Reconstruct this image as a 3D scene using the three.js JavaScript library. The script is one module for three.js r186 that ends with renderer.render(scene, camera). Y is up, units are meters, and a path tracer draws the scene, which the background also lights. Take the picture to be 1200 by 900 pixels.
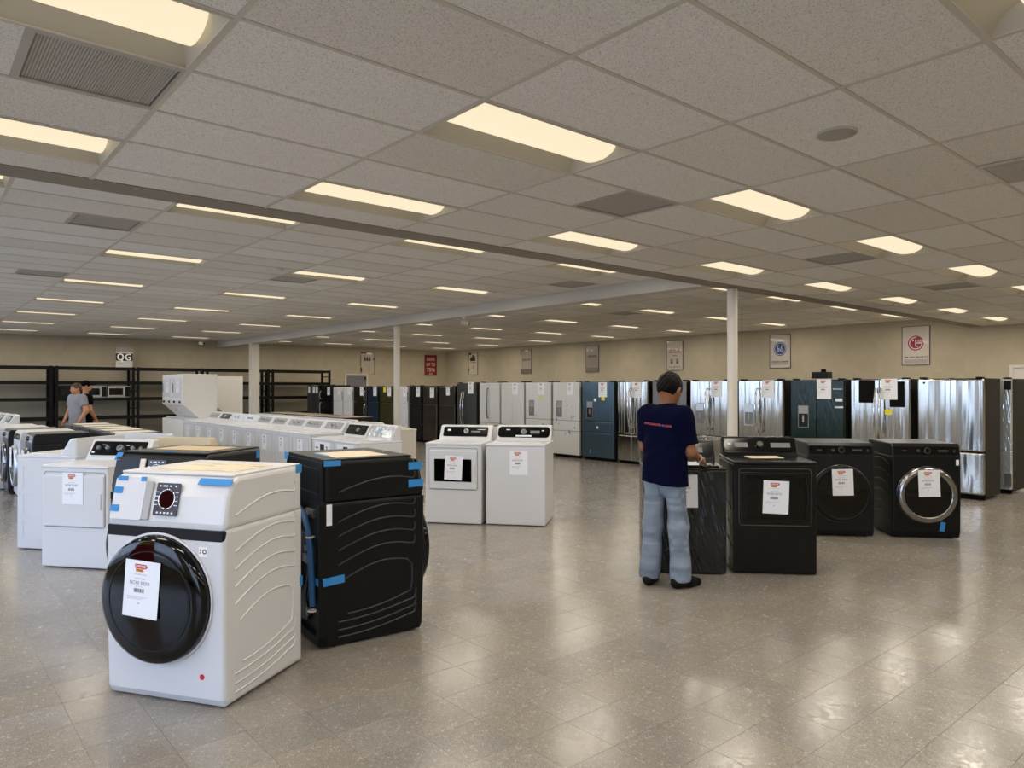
import * as THREE from 'three';
import { RoundedBoxGeometry } from 'three/addons/geometries/RoundedBoxGeometry.js';
import { mergeGeometries } from 'three/addons/utils/BufferGeometryUtils.js';
import { RectAreaLightUniformsLib } from 'three/addons/lights/RectAreaLightUniformsLib.js';

// ------------------------------------------------------------------ camera, sky, exposure
RectAreaLightUniformsLib.init();
const scene = new THREE.Scene();
const camera = new THREE.PerspectiveCamera(56.26, 4 / 3, 0.05, 200);
camera.position.set(0, 1.62, 0);
camera.rotation.order = 'YXZ';
camera.rotation.set(THREE.MathUtils.degToRad(0.308), THREE.MathUtils.degToRad(-40.384), 0);
const renderer = new THREE.WebGLRenderer({ antialias: true });
renderer.toneMapping = THREE.LinearToneMapping;
renderer.toneMappingExposure = 0.9;
renderer.shadowMap.enabled = true;
const SKY = [4.0, 4.9, 6.3], SKY_TOP = [1.7, 3.0, 5.9];
{ // clear pale sky, brighter towards the horizon; below the horizon one even colour
  const W = 64, H = 64, d = new Float32Array(W * H * 4);
  for (let y = 0; y < H; y++) for (let x = 0; x < W; x++) {
    const e = Math.max(0, (y + 0.5) / H - 0.5) * 2, k = Math.pow(e, 0.55), o = (y * W + x) * 4;
    for (let c = 0; c < 3; c++) d[o + c] = (SKY[c] * (1 - k) + SKY_TOP[c] * k) * (y < H / 2 ? 0.45 : 1);
    d[o + 3] = 1;
  }
  const t = new THREE.DataTexture(d, W, H, THREE.RGBAFormat, THREE.FloatType);
  t.mapping = THREE.EquirectangularReflectionMapping; t.magFilter = t.minFilter = THREE.LinearFilter; t.needsUpdate = true;
  scene.background = t;
}
const sun = new THREE.DirectionalLight(0xfff3e2, 10);            // from behind the building: lights the lot and the houses across, none enters
sun.position.set(22, 27, 10); sun.target.position.set(-9, 0, -10);
sun.castShadow = true; sun.shadow.mapSize.set(2048, 2048);
Object.assign(sun.shadow.camera, { left: -50, right: 50, top: 50, bottom: -50, near: 1, far: 120 });
scene.add(sun, sun.target);
const LAMP = 18.5, LAMP_COLOUR = 0xfff5e4;                      // radiance of the ceiling troffers

// ------------------------------------------------------------------ helpers
const V3 = (x, y, z) => new THREE.Vector3(x, y, z);
const rad = THREE.MathUtils.degToRad;
function rng(s) { return () => { s |= 0; s = s + 0x6D2B79F5 | 0; let t = Math.imul(s ^ s >>> 15, 1 | s); t = t + Math.imul(t ^ t >>> 7, 61 | t) ^ t; return ((t ^ t >>> 14) >>> 0) / 4294967296; }; }
const R = rng(7);
const used = {};
function numbered(n) { const k = used[n] = (used[n] ?? -1) + 1; return k ? `${n}_${String(k).padStart(3, '0')}` : n; }
function shade(o) { o.traverse(c => { if (c.isMesh) { c.castShadow = c.receiveShadow = true; } }); return o; }
function part(name, g, m, parent, label) {
  const o = new THREE.Mesh(Array.isArray(g) ? mg(g) : g, m); o.name = name; o.castShadow = o.receiveShadow = true;
  parent.add(o); if (label) o.userData.label = label; return o;
}
function thing(name, label, category, x = 0, y = 0, z = 0, deg = 0, group) {
  const o = new THREE.Group(); o.name = numbered(name); scene.add(o); o.position.set(x, y, z); o.rotation.y = rad(deg);
  o.userData = { label, category }; if (group) o.userData.group = group; return o;
}
function solo(name, g, m, label, category, group) {
  const o = part(numbered(name), g, m, scene); o.userData = { label, category }; if (group) o.userData.group = group; return o;
}
function struct(name, label, g, m) {
  const o = g ? new THREE.Mesh(Array.isArray(g) ? mg(g) : g, m) : new THREE.Group(); o.name = name; o.userData = { kind: 'structure', label, category: 'structure' };
  o.castShadow = o.receiveShadow = true; scene.add(o); return o;
}
function copyOf(src, label, x, z, deg, group) {
  const r = src.clone(); r.name = numbered(src.name.replace(/_\d{3}$/, '')); scene.add(r); r.position.set(x, src.position.y, z); r.rotation.y = rad(deg);
  r.userData = { ...src.userData, label }; if (group) r.userData.group = group; return r;
}
function ni(g) { const n = g.index ? g.toNonIndexed() : g; for (const k of Object.keys(n.attributes)) if (!['position', 'normal', 'uv'].includes(k)) n.deleteAttribute(k); return n; }
const mg = a => a.length === 1 ? a[0] : mergeGeometries(a.map(ni));
const bx = (w, h, d, x = 0, y = 0, z = 0, r = 0, s = 2) => (r ? new RoundedBoxGeometry(w, h, d, s, r) : new THREE.BoxGeometry(w, h, d)).translate(x, y, z);
const cy = (r0, r1, h, x = 0, y = 0, z = 0, n = 20) => new THREE.CylinderGeometry(r0, r1, h, n).translate(x, y, z);
const cz = (r0, r1, h, x = 0, y = 0, z = 0, n = 24) => new THREE.CylinderGeometry(r0, r1, h, n).rotateX(Math.PI / 2).translate(x, y, z);
const lz = (pts, x, y, z, n = 48) => new THREE.LatheGeometry(pts.map(p => new THREE.Vector2(p[0], p[1])), n).rotateX(Math.PI / 2).translate(x, y, z);
const tube = (pts, r, n = 24, k = 8) => new THREE.TubeGeometry(new THREE.CatmullRomCurve3(pts.map(p => V3(...p))), n, r, k);
function prof(pts, w, bevel = 0.012, x = 0) {          // side outline (z, y) swept along x
  const s = new THREE.Shape(pts.map(p => new THREE.Vector2(p[0], p[1])));
  return new THREE.ExtrudeGeometry(s, { depth: w - 2 * bevel, bevelEnabled: bevel > 0, bevelSize: bevel, bevelThickness: bevel, bevelOffset: -bevel, bevelSegments: 3, steps: 1 }).translate(0, 0, -(w / 2 - bevel)).rotateY(-Math.PI / 2).translate(x, 0, 0);
}
function rshape(w, h, r) {
  const s = new THREE.Shape(), x = -w / 2, y = -h / 2;
  s.moveTo(x + r, y); s.lineTo(x + w - r, y); s.absarc(x + w - r, y + r, r, -Math.PI / 2, 0); s.lineTo(x + w, y + h - r); s.absarc(x + w - r, y + h - r, r, 0, Math.PI / 2);
  s.lineTo(x + r, y + h); s.absarc(x + r, y + h - r, r, Math.PI / 2, Math.PI); s.lineTo(x, y + r); s.absarc(x + r, y + r, r, Math.PI, Math.PI * 1.5); return s;
}
function plate(w, h, t, r, x, y, z) {                   // rounded plate facing +z, its face at z + t
  return new THREE.ExtrudeGeometry(rshape(w, h, r), { depth: t, bevelEnabled: false, curveSegments: 6 }).translate(x, y, z);
}
function frameGeo(w, h, r, b, t, x, y, z) {             // rounded rectangular ring
  const s = rshape(w, h, r); s.holes.push(rshape(w - 2 * b, h - 2 * b, Math.max(0.002, r - b)));
  return new THREE.ExtrudeGeometry(s, { depth: t, bevelEnabled: false, curveSegments: 6 }).translate(x, y, z);
}

// ------------------------------------------------------------------ textures and materials
function noise2(seed, n) { const r = rng(seed), a = new Float32Array(n * n); for (let i = 0; i < a.length; i++) a[i] = r(); return (x, y) => { x = ((x % n) + n) % n; y = ((y % n) + n) % n; const i = Math.floor(x), j = Math.floor(y), f = x - i, g = y - j, s = f * f * (3 - 2 * f), t = g * g * (3 - 2 * g), i1 = (i + 1) % n, j1 = (j + 1) % n; return (a[j * n + i] * (1 - s) + a[j * n + i1] * s) * (1 - t) + (a[j1 * n + i] * (1 - s) + a[j1 * n + i1] * s) * t; }; }
function tex(n, m, f, srgb = true, rx = 1, ry = 1) {
  const d = new Uint8Array(n * m * 4);
  for (let y = 0; y < m; y++) for (let x = 0; x < n; x++) { const c = f(x, y), o = (y * n + x) * 4; d[o] = c[0]; d[o + 1] = c[1] ?? c[0]; d[o + 2] = c[2] ?? c[0]; d[o + 3] = 255; }
  const t = new THREE.DataTexture(d, n, m); t.magFilter = THREE.LinearFilter; t.minFilter = THREE.LinearMipmapLinearFilter; t.generateMipmaps = true; t.wrapS = t.wrapT = THREE.RepeatWrapping; t.repeat.set(rx, ry);
  if (srgb) t.colorSpace = THREE.SRGBColorSpace; t.needsUpdate = true; return t;
}
const cl = v => Math.max(0, Math.min(255, v));
// vinyl composition tile: mottled streaky chips, one texture = 1.22 m
const fl1 = noise2(11, 64), fl2 = noise2(12, 256), fl3 = noise2(13, 512), fl4 = noise2(14, 16);
const floorVal = (x, y) => { const a = fl1(x / 16, y / 16), b = fl2(x / 4, y / 4), c = fl3(x / 2, y / 2); return { m: (fl4(x / 64, y / 64) - 0.5) * 5 + (a - 0.5) * 6 + (b - 0.5) * 18 + (c - 0.5) * 18 + (c > 0.88 ? 34 : c < 0.1 ? -46 : 0), c }; };
const floorTex = tex(1024, 1024, (x, y) => { const { m } = floorVal(x, y); return [cl(144 + m), cl(138 + m), cl(130 + m)]; });
const floorRough = tex(512, 512, (x, y) => { const a = fl1(x / 8, y / 8), b = fl2(x / 2, y / 2); return [cl(58 + (a - 0.5) * 34 + (b - 0.5) * 30)]; }, false);
const floorBump = tex(512, 512, (x, y) => [cl(128 + (fl4(x / 32, y / 32) - 0.5) * 170 + (fl1(x / 8, y / 8) - 0.5) * 40 + (fl2(x / 3, y / 3) - 0.5) * 16)], false);
// fissured mineral fibre tile, one texture = 0.61 m
const pits = new Float32Array(512 * 512);
{ const r = rng(21); for (let k = 0; k < 3600; k++) { const x = r() * 512, y = r() * 512, l = 1 + r() * 5 * r(), a = r() * 6.28, dp = 0.35 + r() * 0.65; for (let t = 0; t < l; t += 0.6) { const px = Math.round(x + Math.cos(a) * t + 512) % 512, py = Math.round(y + Math.sin(a) * t + 512) % 512; pits[py * 512 + px] = dp; if (r() < 0.65) pits[py * 512 + (px + 1) % 512] = dp * 0.7; } } }
const ct1 = noise2(22, 128);
const tileTex = tex(512, 512, (x, y) => { const v = 238 + (ct1(x / 4, y / 4) - 0.5) * 18 - pits[y * 512 + x] * 120; return [cl(v), cl(v - 2), cl(v - 6)]; });
const tileBump = tex(512, 512, (x, y) => [cl(200 + (ct1(x / 4, y / 4) - 0.5) * 40 - pits[y * 512 + x] * 120)], false);
const steelN = noise2(31, 256), steelW = noise2(32, 16);
const brushed = tex(512, 64, (x, y) => [cl(150 + (steelN(x / 2, y / 90) - 0.5) * 90)], false);
const filmBump = tex(256, 256, (x, y) => [cl(128 + (steelW(x / 22, y / 200) - 0.5) * 220 + (steelN(x / 16, y / 90) - 0.5) * 26)], false);
const wallN = noise2(41, 128);
const wallTex = tex(256, 256, (x, y) => { const m = (wallN(x / 2, y / 2) - 0.5) * 9 + (wallN(x / 30, y / 30) - 0.5) * 8; return [cl(190 + m), cl(179 + m), cl(155 + m)]; }, true, 0.5, 0.5);
const wrapBump = tex(256, 256, (x, y) => { const a = steelW(x / 22 + y / 60, y / 40), b = steelN(x / 5 + y / 14, y / 22); return [cl(128 + (Math.abs(a - 0.5) - 0.25) * -240 + (b - 0.5) * 80)]; }, false);
const denimN = noise2(51, 256);
const denimTex = tex(512, 512, (x, y) => { const w = ((x + y * 2) % 6 < 3 ? 7 : -5) + (denimN(x, y) - 0.5) * 34 + (denimN(x / 40, y / 60) - 0.5) * 46; return [cl(124 + w), cl(136 + w), cl(152 + w)]; }, true, 3, 3);

const MS = (color, roughness = 0.5, o = {}) => new THREE.MeshStandardMaterial({ color, roughness, ...o });
const MP = (color, roughness = 0.5, o = {}) => new THREE.MeshPhysicalMaterial({ color, roughness, ...o });
const m = {
  white: MP(0xd6d7da, 0.3, { specularIntensity: 0.9, clearcoat: 0.15, clearcoatRoughness: 0.1 }),
  whiteSide: MS(0xe4e2de, 0.42),
  offwhite: MS(0xdcd8cf, 0.5),
  cream: MS(0xd8c8a8, 0.62),
  black: MP(0x0b0b0d, 0.2, { specularIntensity: 0.7 }),
  blackSatin: MP(0x0e0f10, 0.4, { specularIntensity: 0.5 }),
  blackMatte: MP(0x080808, 0.8, { specularIntensity: 0.3 }),
  graphite: MP(0x232528, 0.34, { metalness: 0.5, specularIntensity: 0.7 }),
  graphiteSide: MP(0x16171a, 0.36, { specularIntensity: 0.6 }),
  silver: MS(0xb9bcc0, 0.3, { metalness: 0.9 }),
  chrome: MS(0xd8d8d8, 0.09, { metalness: 1 }),
  ringChrome: MS(0x9a9a9c, 0.12, { metalness: 1 }), darkChrome: MS(0x77777a, 0.14, { metalness: 1 }),
  glassBlack: MP(0x030304, 0.06, { specularIntensity: 0.8 }),
  fascia: MP(0x08080a, 0.12, { specularIntensity: 0.8 }),
  markDim: MS(0x3a3a3c, 0.4), greyPanel: MS(0x77777a, 0.45),
  greyFascia: MS(0x9a9a9a, 0.4),
  steel: MS(0xb4b2ad, 0.2, { metalness: 1, roughnessMap: brushed, bumpMap: filmBump, bumpScale: 0.006 }),
  steelDark: MS(0x6c655e, 0.26, { metalness: 1, bumpMap: filmBump, bumpScale: 0.002 }),
  steelLight: MS(0xdcdcda, 0.4, { metalness: 0.25 }),
  steelBlue: MS(0x566c7c, 0.26, { metalness: 0.75, bumpMap: filmBump, bumpScale: 0.0012 }),
  slate: MS(0x4a4b4c, 0.4, { metalness: 0.6 }),
  navy: MS(0x23354a, 0.34, { metalness: 0.5 }),
  olive: MS(0x3b3c1c, 0.4, { metalness: 0.4 }),
  greenFilm: MP(0x04201a, 0.18, { specularIntensity: 0.7, bumpMap: wrapBump, bumpScale: 0.0025 }),
  wrapped: MP(0x1b1d1f, 0.17, { bumpMap: wrapBump, bumpScale: 0.014, specularIntensity: 1 }),
  clearFilm: MP(0xdfe6ea, 0.12, { bumpMap: wrapBump, bumpScale: 0.006, metalness: 0.6 }),
  fridgeSide: MP(0x121110, 0.5, { specularIntensity: 0.5 }), fridgeSideGrey: MP(0x211f1c, 0.5, { specularIntensity: 0.5 }),
  tape: MS(0x2f86c9, 0.6), paper: MS(0xe8ebf2, 0.7), yellow: MS(0xe6dc2a, 0.6), red: MS(0xc3172b, 0.5), brownPaper: MS(0xb79a6c, 0.75),
  hose: MS(0x2a5d94, 0.5), hardware: MS(0x4a4b4d, 0.45, { metalness: 0.6 }), galvan: MS(0x8d9094, 0.4, { metalness: 0.8 }),
  wall: MS(0xffffff, 0.85, { map: wallTex }), beamGrey: MS(0x8f877b, 0.7), beamWhite: MS(0xc9c6c0, 0.6), pole: MS(0xd6d2ca, 0.5),
  plenum: MS(0xa9a59d, 0.9), tbar: MS(0xcbc5ba, 0.5), rack: MP(0x0c0c0d, 0.6, { specularIntensity: 0.4 }), rackBeam: MP(0x0e0e0f, 0.6, { specularIntensity: 0.4 }),
  troffer: MS(0xbdb8aa, 0.5), lens: MS(0x3c362a, 0.5, { emissive: 0xffeecb, emissiveIntensity: 1.08 }), ventLight: MS(0xb5b0a7, 0.6),
  concrete: MS(0xb9b2a6, 0.9), asphalt: MS(0x76736e, 0.95), mullion: MS(0x2c2d2f, 0.45, { metalness: 0.5 }),
  pane: MP(0xffffff, 0.0, { transmission: 1, thickness: 0, ior: 1.5 }),
  skin: MS(0x8a5a3c, 0.55), skin2: MS(0xb98562, 0.55), hair: MP(0x050404, 0.6, { specularIntensity: 0.3 }), hairBrown: MS(0x4a2f20, 0.6),
  polo: MP(0x070a26, 0.95, { specularIntensity: 0.15 }), jeans: MP(0xffffff, 0.95, { map: denimTex, specularIntensity: 0.15 }), shoe: MP(0x080808, 0.6, { specularIntensity: 0.4 }), teeGrey: MS(0x8b8d94, 0.85), teeBlack: MP(0x0b0c12, 0.95, { specularIntensity: 0.15 }), trousers: MS(0x23251d, 0.85),
};
function canvasTex(w, h, draw) { const c = document.createElement('canvas'); c.width = w; c.height = h; const g = c.getContext('2d'); draw(g, w, h); const t = new THREE.CanvasTexture(c); t.colorSpace = THREE.SRGBColorSpace; return t; }
const line = (g, x, y, w, h, c) => { g.fillStyle = c; g.fillRect(x, y, w, h); };
const scribble = (g, x, y, w, h, c, seed = 1) => { const r = rng(seed); let p = x; g.fillStyle = c; while (p < x + w) { const b = 1 + r() * h * 0.5; if (r() < 0.82) g.fillRect(p, y + r() * h * 0.2, b, h * (0.7 + r() * 0.3)); p += b + 1 + r() * 2; } };
function tagTex(price, low = '') {
  return canvasTex(256, 340, (g, w, h) => {
    line(g, 0, 0, w, h, '#eef0f6');
    g.fillStyle = '#b3182e'; g.beginPath(); g.roundRect(70, 22, 86, 26, 8); g.fill(); g.beginPath(); g.moveTo(150, 22); g.lineTo(166, 35); g.lineTo(150, 48); g.fill();
    g.fillStyle = '#fff'; g.font = 'bold 19px sans-serif'; g.textAlign = 'center'; g.fillText('LIMITED', 112, 42);
    line(g, 78, 50, 58, 18, '#d98a1d'); g.fillStyle = '#6a3a0a'; g.font = 'bold 15px sans-serif'; g.fillText('TIME', 107, 65);
    scribble(g, 68, 80, 90, 6, '#99a', 3); scribble(g, 76, 106, 74, 6, '#99a', 4);
    g.fillStyle = '#555a66'; g.font = '31px sans-serif'; g.fillText('NOW ' + price, 112, 146);
    scribble(g, 86, 154, 52, 5, '#889', 5);
    let x = 74; const r = rng(price.length * 7 + price.charCodeAt(1)); while (x < 148) { const b = 1 + Math.floor(r() * 3); line(g, x, 168, b, 24, '#333'); x += b + 1 + Math.floor(r() * 2); }
    for (let k = 0; k < 3; k++) line(g, 26, 218 + k * 7, 150 - k * 22, 2, '#a9a9b4');
    g.fillStyle = '#444'; g.font = '15px sans-serif'; g.fillText(low || 'LB', 112, 262);
  });
}
const tagMats = ['$899', '$549', '$649', '$439', '$999', '$459'].map(p => MS(0xffffff, 0.75, { map: tagTex(p) }));
let tagNo = 0;
function tag(parent, x, y, z, { s = 1, rz = 0, rx = 0, n } = {}) {
  const g = bx(0.216 * s, 0.285 * s, 0.0012).rotateZ(rad(rz)).rotateX(rad(rx)).translate(x, y, z);
  return part('price_tag', g, tagMats[n ?? tagNo++ % tagMats.length], parent, 'white price sheet with red and orange heading');
}
function tape(parent, w, h, x, y, z, face = 'z', rot = 0) {
  const g = bx(w, h, 0.0012).rotateZ(rad(rot)); if (face === 'x') g.rotateY(Math.PI / 2); if (face === 'y') g.rotateX(-Math.PI / 2);
  return part('tape', g.translate(x, y, z), m.tape, parent, 'strip of blue masking tape');
}

// ------------------------------------------------------------------ the room
const X0 = -3.5, X1 = 19.2, ZB = -27.2, ZF = 4.0, HF = 3.058, HB = 3.302, BZ0 = -5.65, BZ1 = -5.94, TOP = 3.75;
const inView = (x, y, z) => { const s = Math.sin(rad(40.384)), c = Math.cos(rad(40.384)), f = x * s - z * c, r = x * c + z * s, u = y - 1.62; return f > 0.3 && Math.abs(r) < 0.76 * f && Math.abs(u) < 0.58 * f ? f : 0; };
{ // floor: 12 inch vinyl tiles with hairline joints
  const floor = struct('floor', 'polished beige speckled vinyl tile floor of the showroom');
  const matBase = MS(0x5f594f, 0.6);
  part('floor_base', bx(X1 - X0 + 0.3, 0.12, ZF - ZB + 0.3, (X0 + X1) / 2, -0.0622, (ZF + ZB) / 2), matBase, floor);
  const P = 0.3048, ox = 0.635, oz = -1.572, cells = [];
  for (let i = Math.ceil((X0 - ox) / P) - 1; ox + i * P < X1; i++) for (let j = Math.ceil((ZB - oz) / P) - 1; oz + j * P < ZF; j++) {
    const a = Math.max(X0, ox + i * P), b = Math.min(X1, ox + (i + 1) * P), c = Math.max(ZB, oz + j * P), d = Math.min(ZF, oz + (j + 1) * P);
    if (b - a > 0.02 && d - c > 0.02) cells.push({ x: (a + b) / 2, z: (c + d) / 2, w: b - a, d: d - c, f: inView((a + b) / 2, 0, (c + d) / 2) });
  }
  const tones = [0xffffff, 0xf7f6f4, 0xfbf8f3, 0xf2f2f2, 0xfefefc];
  const mats = tones.map(c => MP(c, 1, { map: floorTex, roughnessMap: floorRough, bumpMap: floorBump, bumpScale: 0.0005, specularIntensity: 1 }));
  for (const t of mats) t.roughness = 0.92;
  const top = (w, d, u0, v0, turn) => { // thin slab, uv in metres / 1.22
    const g = bx(w - 0.0014, 0.002, d - 0.0014, 0, -0.001, 0), uv = g.attributes.uv, p = g.attributes.position;
    for (let k = 0; k < uv.count; k++) { const a = p.getX(k) / 1.22, b = p.getZ(k) / 1.22; turn ? uv.setXY(k, u0 - b, v0 + a) : uv.setXY(k, u0 + a, v0 + b); }
    return g;
  };
  const variants = Array.from({ length: 14 }, () => top(P, P, R(), R(), R() < 0.5));
  cells.sort((a, b) => (a.f || 99) - (b.f || 99));
  const rest = mats.map(() => []);
  cells.forEach((c, k) => {
    const mi = Math.floor(R() * mats.length), full = c.w > P - 0.001 && c.d > P - 0.001;
    const g = full ? variants[Math.floor(R() * variants.length)] : top(c.w, c.d, R(), R(), false);
    if (k < 300) { const t = part(k ? 'tile_' + String(k).padStart(3, '0') : 'tile', g, mats[mi], floor); t.position.set(c.x, 0, c.z); }
    else rest[mi].push(g.clone().translate(c.x, 0, c.z));
  });
  rest.forEach((a, k) => { if (a.length) part('tile_field', a, mats[k], floor).userData.kind = 'stuff'; });
}
const lightCells = [], ventCells = [];
const GX = 2.2129, GZ = -2.8182, T = 0.6096;
[3, 0, -4, -8].forEach((j, row) => { for (let i = -4; i <= 12; i += 2) lightCells.push({ x: GX + i * 2 * T + T, z: GZ - j * T - T / 2, y: HF, zone: 'front', row, col: (12 - i) / 2 }); });
for (let r = 0; r < 7; r++) { [-2.98, -0.54, 1.90, 4.34, 6.78].forEach((x, k) => lightCells.push({ x: x + T, z: -6.748 - r * 3.048 - T / 2, y: HB, zone: 'left', row: r, col: 4 - k })); [9.73, 12.17, 14.61, 17.05].forEach((x, k) => lightCells.push({ x: x + T, z: -6.748 - r * 3.048 - T / 2, y: HB, zone: 'right', row: r, col: 3 - k })); }
// vents: x, z centre, width, depth
const vents = [[GX - 1.5 * 2 * T + T / 2, GZ - 1.5 * T, T, T, HF, 'perforated return air panel beside the first trough light'], [GX + 1.5 * 2 * T + T / 2, GZ - 1.5 * T, T, T, HF, 'dark perforated return air panel in the front ceiling'], [GX + 4.5 * 2 * T + T / 2, GZ - 1.5 * T, T, T, HF, 'dusty grey return air panel among the front trough lights'], [GX + 7.5 * 2 * T, GZ - 1.5 * T, T, T, HF, 'far return air panel of the front ceiling'],
  [1.90 - T / 2 - 0.02, -6.748 - T * 2.5, T, T, HB, 'dark perforated return air panel just behind the dropped beam'], [1.90 - T / 2 - 0.02, -6.748 - T * 9.5, T, T, HB, 'perforated return air panel near the storefront side of the back ceiling'], [4.34 + T / 2, -6.748 - T * 6.5, T, T, HB, 'perforated return air panel between two rows of back trough lights'], [8.0 + T / 2, -6.748 - T * 2.5, T, T, HB, 'perforated return air panel beside the pale beam'], [12.17 + T / 2, -6.748 - T * 6.5, T, T, HB, 'perforated return air panel over the refrigerators'], [4.34 + T * 1.5, -6.748 - T * 31.5, T, T, HB, 'perforated return air panel close to the back wall']];
{
  const ceiling = struct('ceiling', 'suspended ceiling of grey fissured acoustic tiles in a metal grid');
  part('deck', bx(X1 - X0 + 0.6, 0.2, ZF - ZB + 0.6, (X0 + X1) / 2, TOP + 0.1, (ZF + ZB) / 2), m.plenum, ceiling);
  const mats = [0xffffff, 0xf4f2ee, 0xfaf9f7].map(c => MS(c, 0.95, { map: tileTex, bumpMap: tileBump, bumpScale: 0.004 }));
  const mk = (w, d, u0, v0) => { const g = bx(w - 0.014, 0.015, d - 0.014, 0, 0.0075, 0), uv = g.attributes.uv, p = g.attributes.position; for (let k = 0; k < uv.count; k++) uv.setXY(k, u0 + p.getX(k) / T, v0 + p.getZ(k) / T); return g; };
  const variants = Array.from({ length: 6 }, () => mk(2 * T, T, R(), R()));
  const cells = [];
  const hits = (a, b, c, d, list, w2, d2, y) => list.some(l => Math.abs(l.y - y) < 0.01 && l.x + (l.w ?? w2) / 2 > a + 0.03 && l.x - (l.w ?? w2) / 2 < b - 0.03 && l.z + (l.d ?? d2) / 2 > c + 0.03 && l.z - (l.d ?? d2) / 2 < d - 0.03);
  const vs = vents.map(v => ({ x: v[0], z: v[1], w: v[2], d: v[3], y: v[4] }));
  const zones = [[X0, X1, BZ0, ZF, HF, GX, GZ], [X0, 8.85, ZB, BZ1, HB, 1.90, -6.748], [9.15, X1, ZB, BZ1, HB, 9.73, -6.748]];
  let n = 0;
  const split = (a, b, c, d, y) => { // cut a cell around a smaller panel that takes part of it
    const v = vs.find(v => Math.abs(v.y - y) < 0.01 && v.x + v.w / 2 > a + 0.03 && v.x - v.w / 2 < b - 0.03 && v.z + v.d / 2 > c + 0.03 && v.z - v.d / 2 < d - 0.03);
    if (!v) return [[a, b, c, d]];
    return [[a, v.x - v.w / 2, c, d], [v.x + v.w / 2, b, c, d]].filter(r => r[1] - r[0] > 0.05);
  };
  for (const [xa, xb, za, zb, y, ox, oz] of zones) {
    for (let i = Math.floor((xa - ox) / (2 * T)); ox + i * 2 * T < xb; i++) {
      const a = Math.max(xa, ox + i * 2 * T), b = Math.min(xb, ox + (i + 1) * 2 * T);
      if (a > xa) part('grid_runner' + (n ? '_' + String(n).padStart(3, '0') : ''), bx(0.024, 0.03, zb - za, a, y + 0.015, (za + zb) / 2), m.tbar, ceiling), n++;
      for (let j = Math.floor((za - oz) / T); oz + j * T < zb; j++) {
        const c = Math.max(za, oz + j * T), d = Math.min(zb, oz + (j + 1) * T);
        if (b - a < 0.04 || d - c < 0.04 || hits(a, b, c, d, lightCells, 2 * T, T, y)) continue;
        for (const [p, q] of split(a, b, c, d, y)) cells.push({ x: (p + q) / 2, z: (c + d) / 2, w: q - p, d: d - c, y, f: inView((p + q) / 2, y, (c + d) / 2) });
      }
    }
    for (let j = Math.floor((za - oz) / T); oz + j * T < zb; j++) { const z = oz + j * T; if (z > za + 0.02) part('cross_tee' + (n ? '_' + String(n).padStart(3, '0') : ''), bx(xb - xa, 0.028, 0.024, (xa + xb) / 2, y + 0.0152, z), m.tbar, ceiling), n++; }
  }
  cells.sort((a, b) => (a.f || 99) - (b.f || 99));
  const rest = mats.map(() => []);
  cells.forEach((c, k) => {
    const mi = Math.floor(R() * mats.length), g = c.w > 2 * T - 0.001 && c.d > T - 0.001 ? variants[Math.floor(R() * 6)] : mk(c.w, c.d, R(), R());
    const dy = 0.004 + R() * 0.002;
    if (k < 300) { const t = part(k ? 'tile_' + String(k).padStart(3, '0') : 'tile', g, mats[mi], ceiling); t.position.set(c.x, c.y + dy, c.z); }
    else rest[mi].push(g.clone().translate(c.x, c.y + dy, c.z));
  });
  rest.forEach((a, k) => { if (a.length) part('tile_field', a, mats[k], ceiling).userData.kind = 'stuff'; });
  struct('trim_1', 'grey dropped beam across the ceiling between front and back areas', [bx(X1 - X0, TOP - HF, BZ0 - BZ1, (X0 + X1) / 2, (TOP + HF) / 2, (BZ0 + BZ1) / 2)], m.beamGrey);
  struct('trim_2', 'pale painted beam running along the back ceiling over the columns', [bx(0.3, TOP - 3.1, BZ1 - ZB, 9.0, (TOP + 3.1) / 2, (BZ1 + ZB) / 2)], m.beamWhite);
}
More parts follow.
